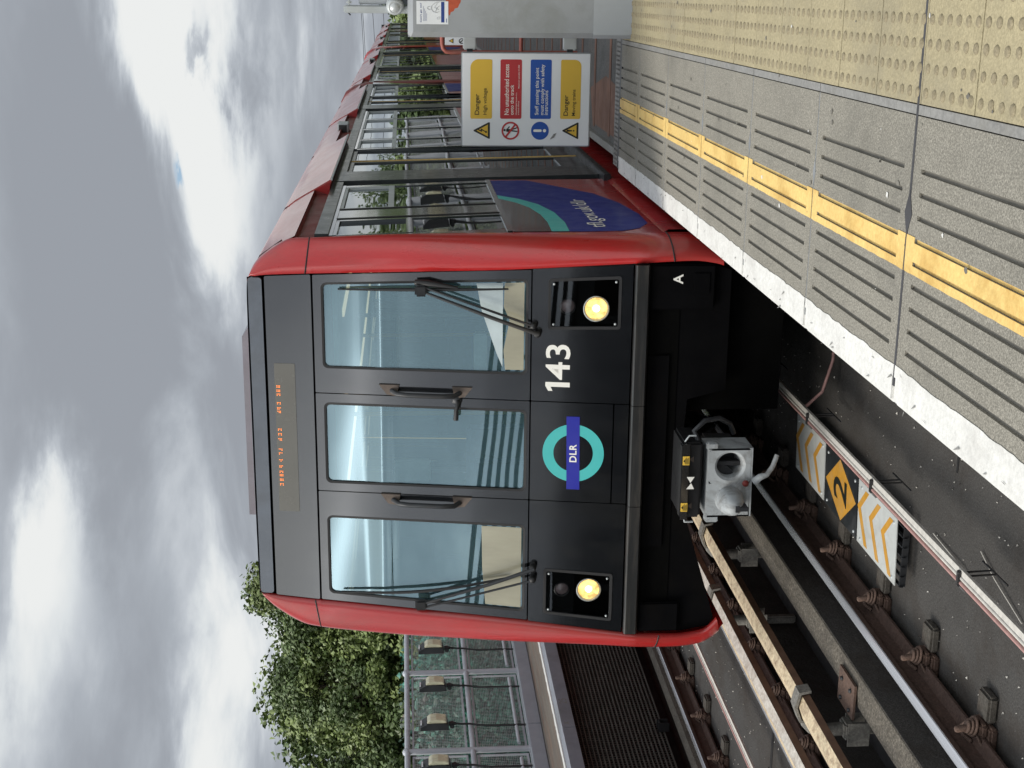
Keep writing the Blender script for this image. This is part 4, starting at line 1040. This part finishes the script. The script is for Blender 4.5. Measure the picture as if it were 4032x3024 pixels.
for q in ([(.155, .345), (.185, .345), (.182, .385), (.158, .385)], [(.182, .347), (.215, .368), (.208, .375), (.178, .358)], [(.160, .347), (.135, .372), (.142, .377), (.165, .358)], [(.158, .383), (.150, .432), (.163, .434), (.172, .387)], [(.168, .383), (.192, .432), (.204, .430), (.182, .383)]):
    mb.poly([sg(*p, .0024) for p in q])
mb.build('walking_figure', signk, t)
mb = MB()
for k in range(5): mb.poly([sg(.07+.012*k, .695+.006*k, .0022), sg(.078+.012*k, .692+.006*k, .0022), sg(.10+.01*k, .725+.004*k, .0022), sg(.094+.01*k, .728+.004*k, .0022)])
mb.build('scuff_mark', kerbs, t)
for z in (2.05, 1.36):
    MB().bbox(sx1+.02, 2.42, SY+.03, SY+.09, z-.045, z+.045, .008).build('bracket', alu, t)
    MB().box(sx1-.03, sx1+.03, SY+.035, SY+.06, z-.02, z+.02).build('bracket_arm', darksteel, t)
# grey cabinet panel, bevelled
CYp = 1.66
pl = up(2440, 152, 1, CYp).x; ptop = up(1605, 60, 1, CYp).z; band = up(2335, 60, 1, CYp).z
t = thing('grey_cabinet', (pl+.4, CYp, HP), 'tall grey painted steel panel with peeling orange patch and a poster, at the platform edge', 'cabinet')
m = MB(); bv = .035
v = [(pl+bv, CYp-bv, z) for z in (HP, ptop-bv)]+[(pl+1.5, CYp-bv, ptop-bv), (pl+1.5, CYp-bv, HP)]
m.poly([v[0], v[3], v[2], v[1]])
m.poly([(pl, CYp, HP), v[0], v[1], (pl, CYp, ptop-.02)]); m.poly([(pl, CYp, ptop-.02), v[1], v[2], (pl+1.5, CYp, ptop), (pl+.02, CYp, ptop)])
m.box(pl, pl+1.5, CYp+.001, CYp+.22, HP, ptop-.002)
m.build('cabinet_body', gpaint, t)
m = MB(); m.box(pl+bv-.012, pl+1.5, CYp-bv-.003, CYp-bv-.0005, HP+.0015, band); m.poly([(pl-.001, CYp-.002, HP), (pl+bv-.012, CYp-bv-.003, HP), (pl+bv-.012, CYp-bv-.003, band), (pl-.001, CYp-.002, band)]); m.build('plinth', gpaint2, t)
q = lambda px, py, o=.0005: tuple(up(px, py, 1, CYp-bv-o))
m = MB(); m.poly([q(*p) for p in [(1748, -40), (1762, 40), (1764, 50), (1768, 62), (1772, 58), (1775, 48), (1786, 44), (1790, 34), (1803, 30), (1808, 18), (1814, 8), (1816, -40)]]); m.build('bare_orange_patch', mat('orange_primer', (.42, .075, .03), .6, 0, .2, 20), t)
m = MB(); m.poly([q(*p) for p in [(2372, -20), (2376, 6), (2388, 10), (2402, 8), (2410, -20)]]); m.build('bare_orange_patch', mat('pink_primer', (.42, .12, .10), .6, 0, .2, 20), t)
t2 = thing('poster', tuple(up(1700, 50, 1, CYp-bv-.002)), 'small white poster with blue band and a line drawing, stuck on the grey cabinet', 'poster')
A, B_ = up(1640, 95, 1, CYp-bv-.002), up(1765, 5, 1, CYp-bv-.002)
PX0, PX1, PZ1, PZ0 = A.x, B_.x, A.z, B_.z
pf = lambda u_, v_, o=0.: (PX0+(PX1-PX0)*u_, CYp-bv-.002-o, PZ1-(PZ1-PZ0)*v_)
ft = mat('poster_blue', (.02, .05, .22), .5, var=.05)
MB().poly([pf(0, 0), pf(1, 0), pf(1, 1), pf(0, 1)]).build('paper', signw, t2)
MB().poly([pf(.08, .775, .001), pf(.97, .775, .001), pf(.97, .875, .001), pf(.08, .875, .001)]).build('blue_band', ft, t2)
m = MB(); put_text(m, "Can't go on?", 1, lambda x, y: pf(.08+x, .175-y, .001), .012, 1, h=.065, w=.84)
for k in range(4): 
    a = pf(.14, .23+.035*k, .001); 
    m.poly([pf(.14, .215+.034*k, .001), pf(.78-.1*k, .215+.034*k, .001), pf(.78-.1*k, .222+.034*k, .001), pf(.14, .222+.034*k, .001)])
m.poly([pf(.08, .935, .001), pf(.25, .935, .001), pf(.25, .955, .001), pf(.08, .955, .001)]); m.build('lettering', ft, t2)
m = MB()
def curve(pts, w=.0016):
    m.tube([pf(a, b_, .0012) for a, b_ in pts], w*.7, 5)
curve([(.55, .72), (.50, .62), (.55, .52), (.66, .46), (.80, .48), (.92, .58), (.96, .72)]); curve([(.66, .46), (.62, .40), (.68, .34), (.76, .36), (.78, .44)]); curve([(.55, .60), (.70, .64), (.80, .72)]); curve([(.24, .74), (.22, .66), (.28, .64), (.32, .70), (.30, .75)]); curve([(.62, .70), (.74, .56), (.9, .66)])
m.build('line_drawing', gpaint, t2)
# pole with sounder above the cabinet
t = thing('camera_pole', (pl+.2, CYp+.10, ptop), 'pale grey square post standing up above the cabinet with small fittings', 'pole')
xa, xb = up(1450, 52, 1, CYp+.1).x, up(1450, 20, 1, CYp+.1).x; zt = up(1353, 40, 1, CYp+.1).z
m = MB(); m.bbox(xa, xb, CYp+.07, CYp+.13, HP+1.0, zt, .008); m.bbox(xa+.002, xb-.006, CYp+.06, CYp+.068, ptop-.1, zt-.02, .003); m.build('post', alu, t)
MB().bbox(xb+.004, xb+.09, CYp+.08, CYp+.13, HP+1.2, zt-.10, .006).build('side_tray', gpaint2, t)
MB().bbox(xb+.0, xb+.035, CYp+.06, CYp+.10, zt-.055, zt-.018, .012).build('post_fitting', alu, t)
MB().tube([(xa+.004, CYp+.08, zt-.03), (xa-.012, CYp+.07, zt-.045)], .005, 8).build('post_hook', darksteel, t)
cc = up(1555, 18, 1, CYp-.02)
t = thing('sounder', tuple(cc), 'round pale grey sounder on the post just above the cabinet corner', 'sounder')
m = MB(); m.lathe([(.058, 0), (.058, .05), (.050, .075), (.036, .085), (.034, .082), (.030, .09), (0, .092)], (cc.x, CYp+.06, cc.z), (-.25, -1, 0), 32); m.build('sounder_body', alu, t)
MB().bbox(cc.x+.03, cc.x+.08, CYp-.0, CYp+.05, cc.z-.09, cc.z-.03, .01).build('sounder_clamp', darksteel, t)
# red tube rail with second sign
RYY = 5.2
R2 = lambda px, py: tuple(up(px, py, 1, RYY))
t = thing('red_railing', R2(1750, 208), 'red tubular railing loop at the side of the walkway behind the platform sign', 'railing')
m = MB(); pts = [R2(1738, 20), R2(1740, 120), R2(1741, 170), R2(1745, 190), R2(1756, 203), R2(1775, 206), R2(1835, 206), R2(1850, 200), R2(1860, 188), R2(1865, 170), R2(1864, 120), R2(1862, 20)]
m.tube(pts, .020, 10); m.build('tube_loop', redrail, t)
m = MB(); a = R2(1835, 206); m.tube([a, (a[0], RYY, .9)], .020, 10); m.tube([(a[0]+.4, RYY, 1.9), (a[0]+.4, RYY, .9)], .02, 10); m.tube([(a[0], RYY, 1.42), (a[0]+.5, RYY, 1.42)], .018, 8); m.build('post', redrail, t)
t = thing('small_warning_sign', R2(1790, 160), 'small white warning sign with a yellow triangle fixed inside the red railing', 'sign')
a, b_ = up(1752, 177, 1, RYY-.03), up(1852, 60, 1, RYY-.03)
MB().bbox(a.x, b_.x, RYY-.034, RYY-.028, b_.z, a.z, .002).build('sign_face', signw, t)
u2 = lambda px, py, o=.036: tuple(up(px, py, 1, RYY-o))
MB().poly([u2(1766, 161), u2(1785, 171), u2(1785, 151)]).build('warning_triangle', signk, t); MB().poly([u2(1771, 161, .038), u2(1782, 167, .038), u2(1782, 155, .038)]).build('triangle_fill', signy, t)
m = MB(); n = 24; c_ = (1817.5, 162)
m.add([u2(c_[0]+r*cos(2*pi*k/n), c_[1]+r*sin(2*pi*k/n), .037) for r in (8, 11) for k in range(n)], [(k, (k+1) % n, n+(k+1) % n, n+k) for k in range(n)]); m.poly([u2(1811, 170, .038), u2(1809, 167, .038), u2(1824, 154, .038), u2(1826, 157, .038)]); m.build('prohibition_ring', signk, t)
MB().poly([u2(1765, 60), u2(1765, 143), u2(1800, 143), u2(1800, 60)]).build('text_panel', signy, t); MB().poly([u2(1805, 60), u2(1805, 144), u2(1841, 144), u2(1841, 60)]).build('text_panel', signr, t)

# ------------------------------------------------------------------ opposite fence with lamps
FX = -5.62
def fence(X, y0, nb, sgn, label, wires=True, x2=0):
    t = thing('mesh_fence', (X, y0, 1.14), label, 'fence')
    m = MB(); L_ = nb*1.87
    m.tube([(X, y0-.3, 2.545), (X, y0+L_, 2.545)], .032, 12); tr = m.build('top_rail', fencem, t)
    m = MB(); m.tube([(X+.0*sgn, y0-.3, 1.80), (X, y0+L_, 1.80)], .032, 12); m.build('mid_rail', fencem, t)
    for i in range(nb+1):
        y = y0+1.87*i
        m = MB(); m.tube([(X, y, 1.14), (X, y, 2.545)], .034, 12); m.bm(sph(.048, (X, y, 2.555))); p = m.build('post', fencem, t)
        m = MB(); m.bbox(X-.05, X+.05, y-.05, y+.05, 1.14, 1.155, .004); m.build('foot_plate', fencem, p)
    for i in range(nb):
        a, c = y0+1.87*i+.06, y0+1.87*(i+1)-.06
        for z0, z1 in ((1.86, 2.49), (1.17, 1.755)):
            m = MB(); Xw = X-.03*sgn
            for q in ((a, a+.022, z0, z1), (c-.022, c, z0, z1)): m.box(Xw-.008, Xw+.008, *q)
            for q in ((z0, z0+.022), (z1-.022, z1)): m.box(Xw-.0079, Xw+.0079, a+.022, c-.022, *q)
            f_ = m.build('mesh_panel', fencem, t)
            m = MB(); y = a+.035
            while y < c-.03: m.box(Xw-.001, Xw+.001, y, y+.0032, z0+.02, z1-.02); y += .034
            z = z0+.03
            while z < z1-.02: m.box(Xw-.0025, Xw-.0012, a+.02, c-.02, z, z+.0030); z += .021
            m.build('wire_grid', wire, f_)
        m = MB(); m.tube([(X+.04*sgn, a, 1.27), (X+.04*sgn, c-.2, 1.27)], .020, 8); m.build('conduit', fencem, t)
    return t
def sph(r, c):
    bm = bmesh.new(); bmesh.ops.create_icosphere(bm, subdivisions=2, radius=r)
    for v in bm.verts: v.co += Vector(c)
    return bm
fence(FX, 6.10-1.87*4, 14, 1, 'grey tubular mesh fence along the back of the opposite platform')
fence(2.78, 4.4, 11, -1, 'grey mesh fence along the walkway behind the cabinet, seen reflected in the train windows')
def floodlight(X, y, sgn, label, group):
    t = thing('floodlight', (X, y, 2.2), label, 'lamp', group)
    s = sgn; W_ = .155
    # black body, wedge shaped, diffuser facing the track
    m = MB(); pf = [(-.0, -.15), (.075, -.13), (.085, .02), (.075, .11), (.035, .185), (-.005, .185)]
    m.prism(pf, lambda p, z, h: (X+s*(.055+p), y-W_/2+h-.01, 2.21+z), W_+.02); b_ = m.build('lamp_housing', lampblk, t)
    pf = [(.080, -.125), (.120, -.115), (.135, .0), (.128, .07), (.10, .105), (.078, .105)]
    m = MB(); m.prism(pf, lambda p, z, h: (X+s*(.055+p), y-W_/2+h, 2.21+z), W_); 
    o = m.build('diffuser', lamplens, t); md = o.modifiers.new('b', 'BEVEL'); md.width = .018; md.segments = 3
    MB().box(min(X+s*.10, X+s*.125), max(X+s*.10, X+s*.125), y-.04, y+.03, 2.375, 2.392).build('housing_label', signw, t)
    m = MB(); m.tube([(X+s*.09, y, 2.06), (X+s*.09, y, 1.98)], [.028, .018], 10); m.bbox(min(X+s*.04, X+s*.11), max(X+s*.04, X+s*.11), y-.04, y+.04, 2.0, 2.05, .01); m.build('lamp_neck', lampblk, t)
    m = MB(); m.tube([(X+s*.09, y, 1.99), (X+s*.075, y+.01, 1.90), (X+s*.06, y+.035, 1.82), (X+s*.055, y+.02, 1.74), (X+s*.05, y+.0, 1.62), (X+s*.05, y-.005, 1.16)], .0125, 8); m.build('lamp_cable', lampblk, t)
for y, lb in ((8.47, 'floodlight on the opposite fence, closest to the train'), (7.47, 'floodlight on the opposite fence, second from the train'), (6.55, 'floodlight on the opposite fence, third from the train'), (5.66, 'floodlight on the opposite fence, farthest from the train and cut by the picture edge')):
    floodlight(FX, y, 1, lb, 'floodlights on the opposite fence')
for k, wd in enumerate(('nearest the camera', 'second from the camera', 'third from the camera', 'in the middle of the row', 'third from the far end', 'second from the far end', 'at the far end of the row')): floodlight(2.78, 7.2+1.05*k, -1, 'floodlight on the walkway fence, '+wd, 'floodlights on the walkway fence')
# grille under the opposite platform
t = thing('platform_grille', (-4.62, 0, -.1), 'dark steel grille closing the space under the opposite platform', 'grille')
m = MB(); y = 1.5
while y < 13: m.box(-4.625, -4.618, y, y+.008, -.10, .84); y += .044
m.build('vertical_bars', meshm, t)
m = MB()
for k in range(22): m.box(-4.617, -4.600, 1.5, 13, -.095+.043*k, -.083+.043*k)
m.build('horizontal_bars', meshm, t)
for y in (2.75, 4.68, 6.6, 8.5):
    m = MB(); m.bbox(-4.60, -4.50, y-.05, y-.035, -.14, -.02, .004); m.bbox(-4.60, -4.50, y+.035, y+.05, -.14, -.02, .004); m.box(-4.60, -4.50, y-.035, y+.035, -.045, -.035); m.build('grille_bracket', darksteel, t)
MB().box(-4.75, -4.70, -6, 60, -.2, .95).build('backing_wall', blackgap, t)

# ------------------------------------------------------------------ trees and hedge
def leaf(mb, c, n, s):
    n = n.normalized(); a = n.orthogonal().normalized(); a.rotate(__import__('mathutils').Quaternion(n, random.uniform(0, 6.28))); b_ = n.cross(a)
    L1, W1 = s*random.uniform(.8, 1.25), s*.42
    fold = n*s*.16
    mb.v += [tuple(c-a*L1*.5), tuple(c+b_*W1-fold), tuple(c+a*L1*.5), tuple(c-b_*W1-fold)]
    o = len(mb.v)-4; mb.f += [(o, o+1, o+2), (o, o+2, o+3)]; mb.sm += [False, False]
def tree(base, H, R, label, nclump=170, nleaf=150, ls=.085, seed=1, trunk=.16, group=None, lowz=.25, m2=(0, 1)):
    random.seed(seed); bx, by, bz = base
    t = thing('tree', base, label, 'tree', group)
    m = MB(); tops = []
    tp = [(bx, by, bz), (bx+.1, by+.05, bz+H*.25), (bx-.05, by, bz+H*.5), (bx+.05, by-.05, bz+H*.72), (bx, by, bz+H*.9)]
    m.tube(tp, [trunk, trunk*.8, trunk*.6, trunk*.4, trunk*.12], 10)
    cl = []
    for k in range(nclump):
        while True:
            p = Vector((random.uniform(-1, 1), random.uniform(-1, 1), random.uniform(-1, 1)))
            if .35 < p.length < 1: break
        u_ = p.z*.5+.5
        rad = R*(.55+.55*sin(pi*min(1, .18+u_*.80)))*random.uniform(.82, 1.16)
        c = Vector((bx+p.x*rad, by+p.y*rad, bz+H*(lowz+(1-lowz)*u_)))
        cl.append((c, random.uniform(.26, .52)*R/2.4))
    for k in range(0, len(cl), 4):
        c = cl[k][0]; s0 = Vector(tp[min(3, 1+int(3*(c.z-bz)/H))]); mid_ = (s0+c)/2+Vector((0, 0, -.1*R))
        m.tube([s0, mid_, c], [trunk*.25, trunk*.14, trunk*.04], 5, cap=False)
    m.build('trunk', bark, t)
    L0, L1_ = MB(), MB()
    for c, r in cl:
        tgt = L0 if random.random() < .6 else L1_
        for j in range(nleaf):
            d = Vector((random.gauss(0, 1), random.gauss(0, 1), random.gauss(0, .8))); d = d.normalized()*r*random.random()**.45
            nn = (d.normalized()*.5+Vector((random.uniform(-1, 1), random.uniform(-1, 1), random.uniform(.0, 1.6))))
            leaf(tgt, c+d, nn, ls*random.uniform(.7, 1.3))
    L0.build('crown', leafs[m2[0]], t); L1_.build('crown_pale_leaves', leafs[m2[1]], t)  # paler leaf clumps are picked at random
tree((-7.3, 14.6, -1.2), 6.5, 2.0, 'leafy green tree beside the top left corner of the train', 320, 300, .080, 3)
tree((-8.9, 13.8, -1.2), 5.95, 1.8, 'green tree behind the opposite fence, between the taller tree and the shorter one', 250, 280, .080, 5)
tree((-10.5, 13.0, -1.2), 5.0, 1.7, 'shorter green tree at the picture edge behind the opposite fence', 220, 260, .078, 8)
tree((-10.9, 17.5, -1.2), 6.6, 2.7, 'hazier green tree farther back behind the short tree', 200, 130, .12, 9)
tree((-6.5, 21, -1.2), 6.4, 2.8, 'broad green tree hidden mostly behind the train', 220, 130, .12, 10)
tree((3.4, 64, -1.2), 5.0, 3.2, 'distant green tree rising beyond the far end of the train', 120, 90, .24, 12)
tree((6.5, 56, -1.2), 4.4, 3.0, 'distant green tree behind the grey cabinet', 100, 90, .24, 13)
for i, (x, y, h) in enumerate(((8.2, -4, 6.4), (8.6, 1.5, 7.2), (8.4, 7, 6.6), (8.8, 13, 7.4), (8.6, 20, 6.8), (9, 29, 7.5))):
    tree((x, y, -1.2), h, 2.4, 'green tree behind the near platform fence, '+('nearest the camera', 'second from the camera', 'third from the camera', 'third from the far end', 'second from the far end', 'farthest from the camera')[i], 110, 90, .16, 20+i, group='trees behind the near platform')
tree((-9.6, 19, -1.2), 6.7, 2.6, 'green tree filling the gap behind the tallest one left of the train', 240, 130, .12, 15)
# hedge behind the opposite fence
random.seed(5)
m = MB()
for k in range(30000):
    y = random.uniform(1, 17); x = -6.15-random.random()**1.5*1.1; z = random.uniform(.2, 2.42+.15*sin(y*2.3)+.1*sin(y*5.1))
    leaf(m, Vector((x, y, z)), Vector((random.uniform(.1, 1), random.uniform(-1, 1), random.uniform(-.3, 1))), random.uniform(.06, .11))
m.build('hedge', leafd, None, kind='stuff', label='dark green ivy and undergrowth seen through the mesh fence')
MB().box(-7.6, -7.2, -4, 20, -1.2, 2.2).build('hedge_core', leafd, None, kind='stuff', label='dense dark undergrowth behind the ivy')

# ------------------------------------------------------------------ overhead lines far away
random.seed(11)
for k, (z, zb) in enumerate(((1415, 1428), (1421, 1434), (1460, 1474), (1502, 1512))):
    a = up(z, 45, 1, 70); b_ = up(zb, 230, 1, 70); a2 = a+(a-b_)*3; b2_ = b_+(b_-a)*2.4
    P = []
    for i in range(13):
        u_ = i/12; p = a2+(b2_-a2)*u_; P.append((p.x, p.y, p.z-.5*sin(pi*u_)+.4))
    MB().tube(P, .014, 5).build('power_line', darksteel, None, label=('highest thin power line crossing the sky beyond the train', 'thin power line paired just below the highest one', 'third power line down, above the distant train roof', 'lowest thin power line just above the train roof')[k], category='cable', group='distant power lines')
# station canopy and footbridge behind the camera (seen in the windscreen)
t = thing('station_canopy', (-2, -24, HP), 'dark station canopy behind the camera, seen only as a reflection in the windscreen', 'canopy')
m = MB(); m.prism([(-30, 7.6), (3, 6.4), (3, 6.9), (-30, 8.3)], lambda x, z, h: (x, -30+h, z), 6); m.build('canopy_roof', darksteel, t)
m = MB(); m.prism([(-30, -1), (3, -1), (3, 6.4), (-30, 7.6)], lambda x, z, h: (x, -30+h, z), .2); m.build('rear_wall', darksteel, t)
m = MB()
for k in range(9): m.prism([(-29.8, 8.6+.36*k), (0, 6.9+.20*k), (0, 6.98+.20*k), (-29.8, 8.74+.36*k)], lambda x, z, h: (x, -24+h, z), .1)
for k in range(8): m.box(-29.5+3.9*k, -29.38+3.9*k, -23.88, -23.8, 6.5, 8.5+.37*(7-k))
m.build('roof_slats', darksteel, t)
m = MB()
for k in range(10): m.box(-29.5+3.5*k, -29.3+3.5*k, -24.2, -24, -1, 6.6)
m.build('column', darksteel, t)

random.seed(31); m = MB()
for k in range(60000):
    y = random.uniform(-14, 75); z = random.uniform(-1, 4.3+.9*sin(y*.55)+.5*sin(y*1.7))
    leaf(m, Vector((9.4+random.random()**1.5*1.6+.5*sin(y*.9), y, z)), Vector((-1, random.uniform(-1, 1), random.uniform(-.2, 1))), random.uniform(.12, .24))
m.build('woodland', leafs[0], None, kind='stuff', label='belt of green woodland beyond the near platform fence')
MB().box(11.2, 11.6, -14, 75, -1.2, 3.0).build('woodland_core', leafd, None, kind='stuff', label='dark depth of the woodland belt')
